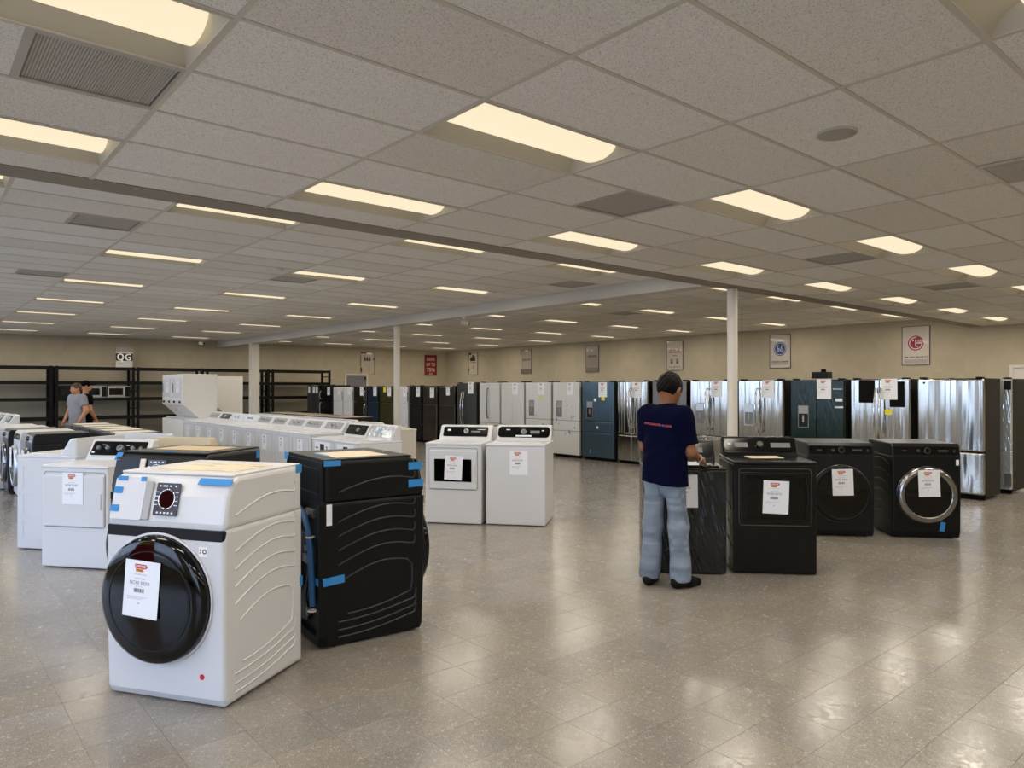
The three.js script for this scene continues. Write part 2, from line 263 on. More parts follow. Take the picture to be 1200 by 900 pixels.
{ // walls, columns, storefront
  const uvm = (g, s = 1) => { const p = g.attributes.position, nn = g.attributes.normal, uv = g.attributes.uv; for (let k = 0; k < uv.count; k++) { Math.abs(nn.getX(k)) > 0.5 ? uv.setXY(k, p.getZ(k) * s, p.getY(k) * s) : uv.setXY(k, p.getX(k) * s, p.getY(k) * s); } return g; };
  struct('wall_back', 'beige painted back wall behind the black shelving', uvm(bx(X1 - X0 + 0.4, TOP, 0.2, (X0 + X1) / 2, TOP / 2, ZB - 0.1)), m.wall);
  struct('wall_right', 'beige painted side wall hung with framed posters', uvm(bx(0.2, TOP, ZF - ZB, X1 + 0.1, TOP / 2, (ZF + ZB) / 2)), m.wall);
  struct('wall_front', 'beige painted wall behind the photographer', uvm(bx(X1 - X0 + 0.4, TOP, 0.2, (X0 + X1) / 2, TOP / 2, ZF + 0.1)), m.wall);
  const colm = [[9.1, -5.81, 'round white column under the dropped beam'], [9.02, -14.85, 'round white column under the pale beam']];
  colm.forEach(([x, z, l], k) => struct(`trim_${3 + k}`, l, [cy(0.073, 0.073, k ? 3.1 : HF - 0.02, x, (k ? 3.1 : HF - 0.02) / 2, z, 28), cy(0.11, 0.11, 0.012, x, 0.006, z, 28)], m.pole));
  struct('trim_5', 'square boxed column under the far end of the pale beam', bx(0.26, 3.1, 0.26, 9.0, 1.55, -23.9, 0.01), m.pole);
  // storefront along the side behind the left edge of the view
  const wall = struct('wall_left', 'storefront wall with low sill, piers and header');
  const piers = [];
  for (let z = ZF; z > ZB; z -= 6.24) piers.push(z);
  piers.forEach(z => part('pier', uvm(bx(0.3, TOP, 0.9, X0 - 0.15, TOP / 2, Math.max(ZB + 0.45, z - 0.45))), m.wall, wall));
  part('sill', uvm(bx(0.24, 0.3, ZF - ZB, X0 - 0.12, 0.15, (ZF + ZB) / 2)), m.wall, wall);
  part('header', uvm(bx(0.24, TOP - 2.75, ZF - ZB, X0 - 0.12, (TOP + 2.75) / 2, (ZF + ZB) / 2)), m.wall, wall);
  let wn = 1;
  piers.forEach((z, k) => {
    const a = z - 0.9, b = k + 1 < piers.length ? piers[k + 1] : ZB; if (a - b < 0.5) return;
    const w = struct(`window_${wn++}`, 'tall storefront window bay with dark metal frame');
    const L = a - b, nb = 3, s = L / nb, fr = [];
    for (let q = 0; q <= nb; q++) fr.push(bx(0.08, 2.45, 0.05, X0 - 0.12, 1.525, a - q * s));
    fr.push(bx(0.08, 0.05, L, X0 - 0.12, 0.325, (a + b) / 2), bx(0.08, 0.05, L, X0 - 0.12, 2.725, (a + b) / 2));
    part('window_frame', fr, m.mullion, w);
    for (let q = 0; q < nb; q++) part('pane', bx(0.006, 2.35, s - 0.06, X0 - 0.12, 1.525, a - (q + 0.5) * s), m.pane, w);
  });
  struct('pavement', 'pale concrete pavement outside the storefront', bx(3, 0.12, 70, X0 - 0.25 - 1.5, -0.07, -12), m.concrete);
  struct('parking_lot', 'grey asphalt lot beyond the pavement', bx(40, 0.1, 90, X0 - 3.25 - 20, -0.17, -12), m.asphalt);
  // doors seen above the refrigerators
  const d1 = struct('door_1', 'grey service door in a white frame behind the refrigerators');
  part('door_frame', frameGeo(1.07, 2.2, 0.005, 0.07, 0.05, 14.55, 1.1, ZB), m.offwhite, d1);
  part('door_panel', bx(0.93, 2.12, 0.03, 14.55, 1.06, ZB + 0.015), m.greyPanel, d1);
  part('door_closer', bx(0.06, 0.1, 0.05, 14.94, 2.02, ZB + 0.05), m.blackSatin, d1);
  const d2 = struct('door_2', 'pale door frame in the side wall at the edge of the row of refrigerators');
  part('door_frame', frameGeo(1.1, 2.14, 0.005, 0.07, 0.05, 0, 1.07, 0).rotateY(-Math.PI / 2).translate(X1, 0, -4.55), m.offwhite, d2);
  part('door_panel', bx(0.03, 2.06, 0.96, X1 - 0.015, 1.03, -4.55), m.offwhite, d2);
  struct('baseboard_back', 'dark rubber base along the back wall', bx(X1 - X0, 0.1, 0.012, (X0 + X1) / 2, 0.05, ZB + 0.006), m.blackSatin);
  struct('baseboard_right', 'dark rubber base along the side wall', bx(0.012, 0.1, ZF - ZB, X1 - 0.006, 0.05, (ZF + ZB) / 2), m.blackSatin);
}
// ------------------------------------------------------------------ trough lights, vents, ceiling fittings
{
  const W = 2 * T - 0.03, D = T - 0.03, hgt = 0.088, hl = W / 2 - 0.045;
  const panG = () => { // open pan: curved side reflectors, sloped ends, top
    const g = [], t = 0.004;
    const curve = [];
    for (let k = 0; k <= 8; k++) { const a = k / 8; curve.push([D / 2 - a * (D / 2 - 0.165), 0.004 + hgt * Math.sin(a * Math.PI / 2)]); }
    const strip = s => { const pts = [...curve.map(([z, y]) => [s * z, y]), ...curve.slice().reverse().map(([z, y]) => [s * z, y + t])]; if (s < 0) pts.reverse(); return prof(pts, W - 0.004, 0); };
    g.push(strip(1), strip(-1), bx(W - 0.004, t, 0.39, 0, hgt + 0.03, 0));
    for (const s of [-1, 1]) g.push(bx(0.004, 0.11, D).rotateZ(s * 0.42).translate(s * (W / 2 - 0.026), 0.052, 0));
    for (const s of [-1, 1]) g.push(bx(0.006, 0.14, D, s * (W / 2 - 0.001), 0.07, 0), bx(W, 0.14, 0.004, 0, 0.07, s * (D / 2)));
    return mg(g);
  };
  const lensG = (() => { const pts = []; for (let k = 0; k <= 14; k++) { const a = -1 + k / 7; pts.push([a * 0.165, hgt - (hgt - 0.004) * Math.sqrt(Math.max(0, 1 - a * a))]); } pts.push([0.165, hgt + 0.01], [-0.165, hgt + 0.01]); return prof(pts, 2 * hl, 0); })();   // half-round diffuser basket, bottom flush with the grid
  const lipG = frameGeo(W + 0.012, D + 0.012, 0.003, 0.012, 0.004, 0, 0, 0).rotateX(Math.PI / 2).translate(0, 0.002, 0);
  const pg = panG(); let first;
  const ord = ['first', 'second', 'third', 'fourth', 'fifth', 'sixth', 'seventh', 'eighth', 'ninth'];
  const labels = { front: c => [`front ceiling trough light, ${ord[c.row]} row from the dropped beam, ${ord[c.col]} from the poster wall`, 'trough lights of the front ceiling'], left: c => [`back ceiling trough light, ${ord[c.row]} row behind the dropped beam, ${ord[c.col]} from pale beam towards storefront`, 'trough lights left of the pale beam'], right: c => [`back ceiling trough light, ${ord[c.row]} row behind the dropped beam, ${ord[c.col]} from the poster wall`, 'trough lights beyond the pale beam'] };
  for (const c of lightCells) {
    const [label, group] = labels[c.zone](c);
    let o;
    if (!first) { o = first = thing('ceiling_light', label, 'ceiling light', c.x, c.y, c.z, 0, group); part('housing', pg, m.troffer, o); part('lens', lensG, m.lens, o, 'glowing warm white lens'); part('frame', lipG, m.tbar, o); }
    else { o = copyOf(first, label, c.x, c.z, 0, group); o.position.y = c.y; }
    const l = new THREE.RectAreaLight(LAMP_COLOUR, LAMP, 2 * hl, 0.3); l.position.set(c.x, c.y - 0.004, c.z); l.rotation.x = -Math.PI / 2; scene.add(l);
  }
  for (const [x, z, w, d, y, label] of vents) {
    const o = thing('ceiling_vent', label, 'vent', x, y, z);
    part('frame', frameGeo(w + 0.02, d + 0.002, 0.004, 0.036, 0.008, 0, 0, 0).rotateX(Math.PI / 2).translate(0, 0.009, 0), m.ventLight, o);
    part('duct_box', [bx(w - 0.05, 0.004, d - 0.05, 0, 0.25, 0), bx(0.004, 0.24, d - 0.05, w / 2 - 0.025, 0.13, 0), bx(0.004, 0.24, d - 0.05, 0.025 - w / 2, 0.13, 0), bx(w - 0.05, 0.24, 0.004, 0, 0.13, d / 2 - 0.025), bx(w - 0.05, 0.24, 0.004, 0, 0.13, 0.025 - d / 2)], m.galvan, o);
    const bars = []; for (let k = 0; k < 44; k++) { const p = -w / 2 + 0.04 + k * (w - 0.08) / 43; bars.push(bx(0.0065, 0.002, d - 0.06, p, 0.012, 0)); bars.push(bx(w - 0.06, 0.002, 0.0065, 0, 0.0125, p)); }
    part('perforated_face', bars, m.ventLight, o);
  }
  const sp = thing('ceiling_speaker', 'round grey speaker grille set in a front ceiling tile', 'speaker', 4.03, HF, -1.9);
  part('grille', new THREE.LatheGeometry([[0, -0.012], [0.09, -0.01], [0.102, -0.004], [0.105, 0.004]].map(p => new THREE.Vector2(...p)), 32), MS(0xaaa7a0, 0.6), sp); part('rim', new THREE.TorusGeometry(0.105, 0.006, 8, 32).rotateX(Math.PI / 2), m.tbar, sp);
  const sp2 = thing('ceiling_diffuser', 'white louvred air diffuser at the edge of the front ceiling', 'vent', 5.62, HF, -1.3);
  const lv = []; for (let k = 0; k < 5; k++) lv.push(bx(0.54 - k * 0.1, 0.006, 0.54 - k * 0.1, 0, -0.002 - k * 0.006, 0)); part('louvre', lv, m.ventLight, sp2); part('frame', frameGeo(T - 0.01, T - 0.01, 0.004, 0.03, 0.01, 0, 0, 0).rotateX(Math.PI / 2), m.tbar, sp2);
  const spr = thing('smoke_detector', 'small round smoke detector on the back ceiling tile', 'detector', 4.05, HB, -9.85);
  part('body', new THREE.LatheGeometry([[0, -0.05], [0.05, -0.045], [0.07, -0.02], [0.075, 0.004]].map(p => new THREE.Vector2(...p)), 24), m.offwhite, spr); part('base_ring', new THREE.TorusGeometry(0.076, 0.006, 8, 24).rotateX(Math.PI / 2), m.offwhite, spr);
  const cam = (x, y, z, deg, label) => { const o = thing('security_camera', label, 'camera', x, y, z, deg); part('mount', cy(0.045, 0.05, 0.03, 0, -0.015, 0), m.offwhite, o); part('arm', cy(0.015, 0.015, 0.07, 0, -0.06, 0), m.offwhite, o); part('housing', cz(0.045, 0.05, 0.16, 0, -0.12, 0.03).rotateX(0.15), m.offwhite, o); part('camera_lens', cz(0.036, 0.036, 0.02, 0, -0.12, 0.115).rotateX(0.15), m.blackSatin, o); };
  cam(8.98, 3.1, -12.1, 60, 'white bullet security camera under the pale beam'); cam(8.0, HB, -26.2, 40, 'small security camera under the ceiling near the back wall');
}
// ------------------------------------------------------------------ laundry machines (front faces +z, base at the origin)
const GEO = {};
const memo = (k, f) => GEO[k] ??= f();
function arcs(parent, mat, side, d, list, r = 0.006) {   // embossed ribs pressed into a side panel
  for (const pts of list) part('side_rib', tube(pts.map(([z, y]) => [side, y, z]), r, 20, 6), mat, parent);
}
function comboRibs(flip) {                               // arches above, shallow bowls below, bulged panel between
  const s = flip ? -1 : 1, L = [];
  for (const [y, h] of [[0.965, 0.075], [0.78, 0.085], [0.69, 0.09], [0.60, 0.095], [0.51, 0.10]]) { const p = []; for (let k = 0; k <= 8; k++) { const a = k / 8; p.push([s * (0.26 - a * 0.5), y + h * Math.sin(a * 2.2) / 1.0]); } p.push([s * -0.27, y + h * 0.82], [s * -0.27, y + h * 0.82 + 0.05]); L.push(p); }
  { const p = []; for (let k = 0; k <= 8; k++) { const a = k / 8; p.push([s * (0.22 - a * 0.46), 0.42 + 0.085 * Math.sin(a * 2.4)]); } p.push([s * -0.25, 0.44], [s * -0.25, 0.34]); for (let k = 8; k >= 0; k--) { const a = k / 8; p.push([s * (0.2 - a * 0.44), 0.2 + 0.08 * a * a]); } L.push(p); }
  for (const y of [0.155, 0.105, 0.06]) { const p = []; for (let k = 0; k <= 8; k++) { const a = k / 8; p.push([s * (0.26 - a * 0.53), y + 0.075 * a * a]); } p.push([s * -0.28, y + 0.13]); L.push(p); }
  return L;
}
function comboWasher(o, c, opt = {}) {                    // tall washer-dryer: 0.74 wide, 0.70 deep, 1.17 high
  const W = 0.74, body = c.body, side = c.side;
  part('cabinet', prof([[-0.35, 0.01], [0.315, 0.01], [0.334, 0.045], [0.345, 0.4], [0.345, 0.84], [0.325, 0.905], [0.30, 0.905], [-0.35, 0.905]], W, 0.022), body, o);
  part('control_panel', prof([[-0.345, 0.9], [0.335, 0.9], [0.338, 0.93], [0.312, 1.06], [0.272, 1.145], [0.235, 1.165], [-0.345, 1.165]], W, 0.026), body, o);
  part('accent_band', prof([[0.2, 0.845], [0.3465, 0.845], [0.3465, 0.9], [0.2, 0.9]], W - 0.008, 0.014), c.band, o, 'dark band across the front');
  part('top_panel', bx(W - 0.03, 0.012, 0.6, 0, 1.167, -0.045, 0.005), c.top ?? body, o);
  // door
  const dy = 0.535, dz = 0.343, dx = -0.03;
  const door = part('door', lz([[0.2, 0.0], [0.328, 0.0], [0.327, 0.03], [0.32, 0.05], [0.3, 0.06], [0.262, 0.066], [0.25, 0.066]], dx, dy, dz, 64), m.glassBlack, o, 'large round black door');
  part('door_glass', lz([[0.256, 0.0655], [0.22, 0.071], [0.14, 0.077], [0.05, 0.08], [0.0, 0.0805]], dx, dy, dz, 48), m.glassBlack, door);
  part('door_ring', new THREE.TorusGeometry(0.252, 0.003, 8, 64).translate(dx, dy, dz + 0.066), c.ring ?? m.blackSatin, door);
  part('door_gasket', lz([[0.329, -0.004], [0.34, 0.004], [0.336, 0.012], [0.328, 0.01]], dx, dy, dz, 64), body, o);
  // panel fittings, tilted with the panel
  const tilt = new THREE.Group(), up = (y, off = 0) => [0, 1.03 + y * 0.975, 0.318 - y * 0.235 + off];
  const face = (g, y, off) => g.rotateX(-0.237).translate(...up(y, off));
  part('detergent_drawer', face(plate(0.2, 0.215, 0.006, 0.012, -0.245, 0, 0), 0.005, 0.002), body, o);
  part('drawer_handle', face(bx(0.045, 0.2, 0.012, -0.122, 0, 0.001, 0.005), 0.0, 0.002), c.handle ?? m.offwhite, o, 'recessed grip of the detergent drawer');
  const disp = part('display', face(plate(0.148, 0.168, 0.004, 0.006, 0.002, 0, 0), 0.012, 0.006), MS(0x2e2b30, 0.25), o, 'dark control display with round dial');
  part('dial_ring', face(new THREE.TorusGeometry(0.05, 0.0035, 8, 40).translate(0.004, 0.0, 0.006), 0.012, 0.006), m.chrome, disp);
  part('dial_face', face(cz(0.047, 0.047, 0.003, 0.004, 0, 0.005, 32), 0.012, 0.006), m.glassBlack, disp);
  for (let k = 0; k < 4; k++) for (const s of [-1, 1]) part('display_mark', face(bx(0.02, 0.004, 0.001, s * 0.062, 0.036 - k * 0.022, 0.0046), 0.012, 0.006), m.paper, disp);
  for (let k = 0; k < 5; k++) part('display_mark', face(bx(0.011, 0.009, 0.001, -0.045 + k * 0.023, -0.07, 0.0046), 0.012, 0.006), m.paper, disp);
  for (let k = 0; k < 4; k++) part('display_mark', face(bx(k === 1 ? 0.028 : 0.011, 0.008, 0.001, -0.05 + k * 0.033, 0.068, 0.0046), 0.012, 0.006), m.paper, disp);
  arcs(o, side, W / 2 + 0.0, 0.7, comboRibs(false)); arcs(o, side, -W / 2, 0.7, comboRibs(true));
  part('toe_cover', frameGeo(0.16, 0.07, 0.006, 0.003, 0.003, 0.11, 0.085, 0.331), side, o);
  for (const sx of [-1, 1]) for (const sz of [-1, 1]) part('foot', cy(0.022, 0.026, 0.02, sx * 0.31, 0.01, sz * 0.27, 14), m.blackSatin, o);
  return up;
}
const nth = ['first', 'second', 'third', 'fourth', 'fifth', 'sixth', 'seventh', 'eighth', 'ninth', 'tenth'];
{ // the white one in the foreground
  const o = thing('laundry_combo', 'white front-loading washer dryer with round black door and blue tape, price sheet on the door', 'washer', 1.322, 0, -4.175, -57);
  const up = comboWasher(o, { body: m.white, side: m.white, band: m.graphiteSide, ring: m.blackSatin, handle: MS(0xa9a8a6, 0.4) });
  tag(o, -0.06, 0.6, 0.428, { rz: -3, rx: -2, n: 0 });
  for (const [w, h, x, y] of [[0.065, 0.024, -0.3, 0.112], [0.035, 0.024, -0.165, 0.112], [0.055, 0.034, -0.318, 0.05], [0.055, 0.034, -0.322, -0.045]]) { const g = bx(w, h, 0.0015).rotateX(-0.237).translate(...up(y, 0.0105)).translate(x, 0, 0); part('tape', g, m.tape, o, 'strip of blue masking tape'); }
  part('tape', bx(0.2, 0.04, 0.0016).rotateX(-0.72).translate(0.27, 1.137, 0.285), m.tape, o, 'strip of blue masking tape over the top edge');
  tape(o, 0.06, 0.05, W2(0.371), 1.145, -0.31, 'x'); tape(o, 0.03, 0.06, 0.371, 0.48, -0.335, 'x');
  part('quality_sticker', bx(0.05, 0.05, 0.001, 0.245, 0.79, 0.3465), MS(0xffffff, 0.7, { map: canvasTex(64, 64, (g) => { line(g, 0, 0, 64, 64, '#f4f4f2'); g.strokeStyle = '#222'; g.lineWidth = 7; g.beginPath(); g.arc(44, 30, 12, 0, 6.3); g.stroke(); line(g, 8, 16, 8, 10, '#222'); line(g, 8, 34, 8, 10, '#222'); }) }), o, 'small white sticker');
  part('dot_sticker', cz(0.014, 0.014, 0.002, 0.235, 0.155, 0.339, 20), m.red, o, 'round red sticker');
  const pm = MS(0xffffff, 0.8, { map: canvasTex(256, 256, g => { line(g, 0, 0, 256, 256, '#dfd3bd'); const r = rng(5); for (let k = 0; k < 40; k++) line(g, r() * 240, r() * 250, 20 + r() * 70, 3 + r() * 6, ['#c7b794', '#efe8d8', '#8a7c66', '#e3cf6a'][k % 4]); }) });
  part('top_sheet', bx(0.5, 0.0016, 0.34, 0.03, 1.1745, -0.02), pm, o, 'printed protective sheet taped on the top');
  part('logo_mark', cz(0.008, 0.008, 0.001, -0.34, 1.128, 0.292, 16), m.blackSatin, o); part('logo_word', bx(0.05, 0.008, 0.001, -0.295, 1.128, 0.292), m.greyPanel, o);
}
function W2(v) { return v; }
{ // the black one turned with its back to the camera
  const o = thing('laundry_combo', 'black washer dryer turned to show its back with blue drain hose', 'washer', 2.38, 0, -4.47, 84.5);
  const ribGrey = MS(0x34363a, 0.3, { metalness: 0.3 });
  comboWasher(o, { body: m.blackSatin, side: ribGrey, band: m.black, ring: m.darkChrome, top: m.blackSatin });
  // open back: sunken service bay behind the panel edges
  const dk = m.blackMatte;
  part('back_panel', [bx(0.70, 0.24, 0.012, 0, 1.03, -0.352), bx(0.05, 0.86, 0.05, 0.345, 0.46, -0.36), bx(0.05, 0.86, 0.05, -0.345, 0.46, -0.36), bx(0.74, 0.05, 0.05, 0, 0.05, -0.36)], m.blackSatin, o);
  part('back_recess_panel', frameGeo(0.58, 0.16, 0.03, 0.006, 0.008, 0, 1.03, -0.364), ribGrey, o);
  part('service_cover', plate(0.4, 0.56, 0.02, 0.06, 0.05, 0.4, -0.375), m.hardware, o, 'sunken metal service cover');
  part('water_valve', [cz(0.022, 0.022, 0.05, -0.19, 0.82, -0.375), cz(0.022, 0.022, 0.05, -0.12, 0.82, -0.375), bx(0.14, 0.05, 0.02, -0.155, 0.82, -0.362)], m.galvan, o, 'pair of water inlet valves');
  part('bracket', [bx(0.12, 0.03, 0.03, -0.2, 0.6, -0.385), bx(0.03, 0.1, 0.03, -0.25, 0.56, -0.385), bx(0.1, 0.05, 0.02, -0.16, 0.53, -0.39)], m.galvan, o, 'galvanised shipping bracket');
  part('motor', cz(0.13, 0.13, 0.03, 0.04, 0.42, -0.392, 28), m.hardware, o); part('pulley', cz(0.05, 0.05, 0.03, 0.04, 0.42, -0.402, 20), m.galvan, o);
  part('drain_hose', tube([[0.3, 0.87, -0.37], [0.1, 0.86, -0.4], [-0.12, 0.83, -0.41], [-0.25, 0.75, -0.415], [-0.3, 0.62, -0.415], [-0.31, 0.45, -0.41], [-0.315, 0.27, -0.405]], 0.019, 48, 10), m.hose, o, 'blue corrugated drain hose');
  for (const [y, x] of [[0.69, -0.28], [0.24, -0.316]]) part('hose_clip', new THREE.TorusGeometry(0.024, 0.006, 6, 16).rotateX(Math.PI / 2).translate(x, y, -0.408), m.offwhite, o);
  part('cord', tube([[-0.2, 0.55, -0.39], [-0.22, 0.42, -0.4], [-0.19, 0.3, -0.4], [-0.21, 0.23, -0.395]], 0.006, 20, 6), m.blackSatin, o); part('cord_plug', bx(0.03, 0.05, 0.025, -0.21, 0.21, -0.395, 0.006), m.galvan, o);
  part('data_label', bx(0.001, 0.13, 0.035, -0.3712, 0.83, -0.32), m.paper, o, 'white rating label'); part('note_sheet', bx(0.09, 0.14, 0.001, -0.06, 0.5, -0.41), m.paper, o);
  tape(o, 0.1, 0.05, -0.371, 1.1, 0.275, 'x'); tape(o, 0.11, 0.05, -0.371, 0.985, 0.28, 'x'); tape(o, 0.11, 0.035, -0.371, 1.15, -0.3, 'x'); tape(o, 0.14, 0.05, -0.372, 0.42, -0.29, 'x', -4);
  part('tape', bx(0.07, 0.05, 0.0015, 0.33, 1.15, -0.367), m.tape, o, 'strip of blue masking tape'); part('tape', bx(0.08, 0.045, 0.0015, -0.33, 0.42, -0.39), m.tape, o, 'strip of blue masking tape');
  part('top_sheet', bx(0.4, 0.0016, 0.36, -0.08, 1.1745, -0.06), MS(0xd9cbb4, 0.8), o, 'paper sheet lying taped on the top');
  tape(o, 0.22, 0.035, -0.05, 1.176, -0.25, 'y', 0);
}
{ // a third one behind the white machine
  const o = thing('laundry_combo', 'dark grey washer dryer standing close behind the white taped one', 'washer', 1.60, 0, -5.52, -56);
  const up = comboWasher(o, { body: m.graphiteSide, side: m.graphiteSide, band: m.black, ring: m.darkChrome, top: m.blackSatin });
  part('tape', bx(0.05, 0.06, 0.0016).rotateX(-0.6).translate(-0.34, 1.14, 0.29), m.tape, o, 'strip of blue masking tape'); tape(o, 0.1, 0.05, 0.0, 1.176, 0.2, 'y'); tape(o, 0.04, 0.06, 0.371, 1.12, -0.3, 'x'); tape(o, 0.05, 0.06, -0.372, 0.62, 0.25, 'x');
  part('top_sheet', bx(0.5, 0.0016, 0.3, 0, 1.1745, -0.08), MS(0xc8b391, 0.8), o, 'paper sheet taped on the top');
}
// ---- top loaders and dryers with a control console at the back
function console_(o, W, D, H, c, o2 = {}) {
  const h = o2.h ?? 0.185, th = 0.13, zb = -D / 2;
  part('console', prof([[zb, H - 0.01], [zb + 0.19, H - 0.01], [zb + 0.172, H + 0.03], [zb + 0.085, H + h - 0.012], [zb + 0.065, H + h], [zb, H + h]], W - 0.012, 0.02), c.console ?? c.body, o);
  const a = Math.atan2(0.087, h - 0.045), cyy = H + 0.03 + (h - 0.042) / 2, czz = zb + 0.129;
  const f = g => g.rotateX(-a).translate(0, cyy, czz);
  const fw = W * (o2.fw ?? 0.86), fh = (h - 0.05) * 1.06;
  const fas = part('fascia', f(plate(fw, fh, 0.005, o2.fr ?? 0.02, 0, 0, 0.001)), c.fascia, o, 'control panel face');
  for (const [x, r, mt] of o2.knobs ?? []) { const k = part('knob', f(cz(r, r * 1.08, 0.022, x, 0, 0.016, 22)), mt ?? m.silver, fas); part('knob_cap', f(cz(r * 0.72, r * 0.72, 0.006, x, 0, 0.029, 18)), m.chrome, k); }
  for (const [x, y, w, hh, mt] of o2.marks ?? []) part('panel_mark', f(bx(w, hh, 0.001, x, y, 0.0065)), mt ?? m.paper, fas);
}
function cabinet(o, W, D, H, c, ribs = false) {
  part('cabinet', bx(W, H - 0.033, D, 0, 0.008 + (H - 0.033) / 2, 0, 0.012), c.body, o);
  part('top_deck', bx(W + 0.004, 0.03, D + 0.01, 0, H - 0.015, 0.003, 0.011), c.top ?? c.body, o);
  for (const sx of [-1, 1]) for (const sz of [-1, 1]) part('foot', memo('foot', () => cy(0.02, 0.024, 0.022, 0, 0.011, 0, 12)), m.blackSatin, o).position.set(sx * (W / 2 - 0.06), 0, sz * (D / 2 - 0.07));
  if (ribs) for (const s of [-1, 1]) for (const y of [0.22, 0.38, 0.54, 0.7]) part('side_rib', tube([[s * W / 2, y, D / 2 - 0.08], [s * W / 2, y + 0.05, 0.1], [s * W / 2, y + 0.06, -0.1], [s * W / 2, y + 0.02, -D / 2 + 0.06]], 0.005, 16, 6), c.rib ?? c.body, o);
}
function topLoader(o, { W = 0.69, D = 0.68, H = 0.93, c, con, lid = true, glassLid = false, panels = false }) {
  cabinet(o, W, D, H, c, false);
  part('lid', bx(W - 0.09, 0.018, D - 0.27, 0, H + 0.006, 0.07, 0.007), glassLid ? m.glassBlack : c.body, o);
  part('lid_lip', bx(W * 0.4, 0.012, 0.03, 0, H + 0.002, D / 2 - 0.035, 0.005), c.body, o);
  if (panels) for (const s of [-1, 1]) for (const [y, h] of [[0.2, 0.2], [0.45, 0.22], [0.72, 0.24]]) part('side_emboss', frameGeo(D - 0.14, h, 0.01, 0.006, 0.004, 0, y, 0).rotateY(s * Math.PI / 2).translate(s * (W / 2), 0, 0), c.body, o);
  console_(o, W, D, H, c, con);
}
function dryer(o, { W = 0.69, D = 0.68, H = 0.95, c, con, win, ribs, framed }) {
  cabinet(o, W, D, H, c, ribs);
  const dw = W - (win ? 0.1 : 0.06), dh = 0.46, y = H - 0.09 - dh / 2;
  part('door_recess', frameGeo(dw + 0.012, dh + 0.04, 0.03, 0.008, 0.006, 0, y + 0.012, D / 2 - 0.002), c.line ?? m.greyFascia, o);
  const d = part('door', bx(dw, dh, 0.03, 0, y, D / 2 + 0.004, 0.012), c.door ?? c.body, o);
  if (win) { part('door_window', bx(win[0], win[1], 0.012, 0, y + (win[2] ?? 0), D / 2 + 0.017, 0.005), m.glassBlack, d, 'black glass door window'); if (framed) part('window_frame', frameGeo(win[0] + 0.03, win[1] + 0.03, 0.015, 0.012, 0.006, 0, y + (win[2] ?? 0), D / 2 + 0.018), framed, d); }
  part('door_grip', bx(0.02, 0.14, 0.02, dw / 2 - 0.03, y, D / 2 + 0.022, 0.006), c.grip ?? c.body, d);
  if (con) console_(o, W, D, H, c, con);
}
const cW = { body: m.white, fascia: m.fascia, console: m.white }, cWg = { body: m.white, fascia: m.greyFascia, console: m.white }, cWw = { body: m.white, fascia: MS(0xd3d8e4, 0.4), console: m.white };
const knobs3 = [[-0.2, 0.018], [-0.08, 0.018], [0.06, 0.028], [0.19, 0.018]];
{ // white dryer left of the combos
  const o = thing('dryer', 'white dryer with black knobbed console and wide plain door, price sheet taped on the door', 'dryer', 1.455, 0, -7.667, -51.5);
  dryer(o, { c: cW, H: 0.925, con: { h: 0.19, knobs: [[-0.22, 0.02], [-0.12, 0.02], [0.02, 0.032], [0.16, 0.02], [0.25, 0.016]], marks: [[-0.27, -0.045, 0.03, 0.016], [0.09, 0.03, 0.04, 0.004], [-0.17, 0.035, 0.06, 0.004]] } });
  tag(o, 0.0, 0.72, 0.362, { n: 2 });
}
{
  const o = thing('washer', 'white washer turned sideways with embossed side panel beside the knobbed dryer', 'washer', 1.375, 0, -8.692, -141.5);
  topLoader(o, { c: cW, H: 0.945, panels: true, con: { h: 0.17, knobs: knobs3 } });
  const p = thing('washer', 'white washer facing away, tan console back behind the dark grey combo', 'washer', 2.46, 0, -8.02, 128.5);
  topLoader(p, { c: { ...cW, console: m.cream }, H: 0.94, con: { h: 0.17, knobs: knobs3 } });
  const q = thing('washer', 'white washer behind the sideways embossed one, pale console', 'washer', 2.27, 0, -8.82, 128.5);
  topLoader(q, { c: cW, H: 0.94, con: { h: 0.18, knobs: knobs3 } });
}
{ // the white pair in the middle of the floor
  const o = thing('dryer', 'white dryer with square black glass window in its door', 'dryer', 5.285, 0, -7.185, -52);
  dryer(o, { c: cW, H: 0.965, D: 0.7, win: [0.46, 0.27, -0.005], con: { h: 0.18, fw: 0.84, knobs: [[0.01, 0.03]], marks: [[-0.22, 0.02, 0.04, 0.025], [0.13, 0, 0.12, 0.02, m.greyPanel], [0.2, 0.03, 0.1, 0.006]] } });
  tag(o, 0.01, 0.67, 0.376, { rz: -3, n: 1 });
  const p = thing('washer', 'white top-loading washer with black curved console, price sheet on its plain front', 'washer', 5.775, 0, -6.625, -51.5);
  topLoader(p, { W: 0.71, D: 0.7, H: 0.96, c: cW, con: { h: 0.19, fw: 0.92, fr: 0.045, knobs: [[0.0, 0.034]], marks: [[-0.2, 0.03, 0.05, 0.012], [-0.12, 0, 0.05, 0.04, m.glassBlack], [0.14, 0.0, 0.12, 0.04, m.greyPanel], [0.24, 0.02, 0.03, 0.012], [0, -0.055, 0.2, 0.02]] } });
  tag(p, 0.04, 0.74, 0.354, { n: 3 });
  const q = thing('washer', 'white washer backed up behind the top loader with black curved console', 'washer', 6.36, 0, -7.23, 128.5);
  topLoader(q, { W: 0.7, H: 0.95, c: cW, con: { h: 0.16, knobs: knobs3 } });
}
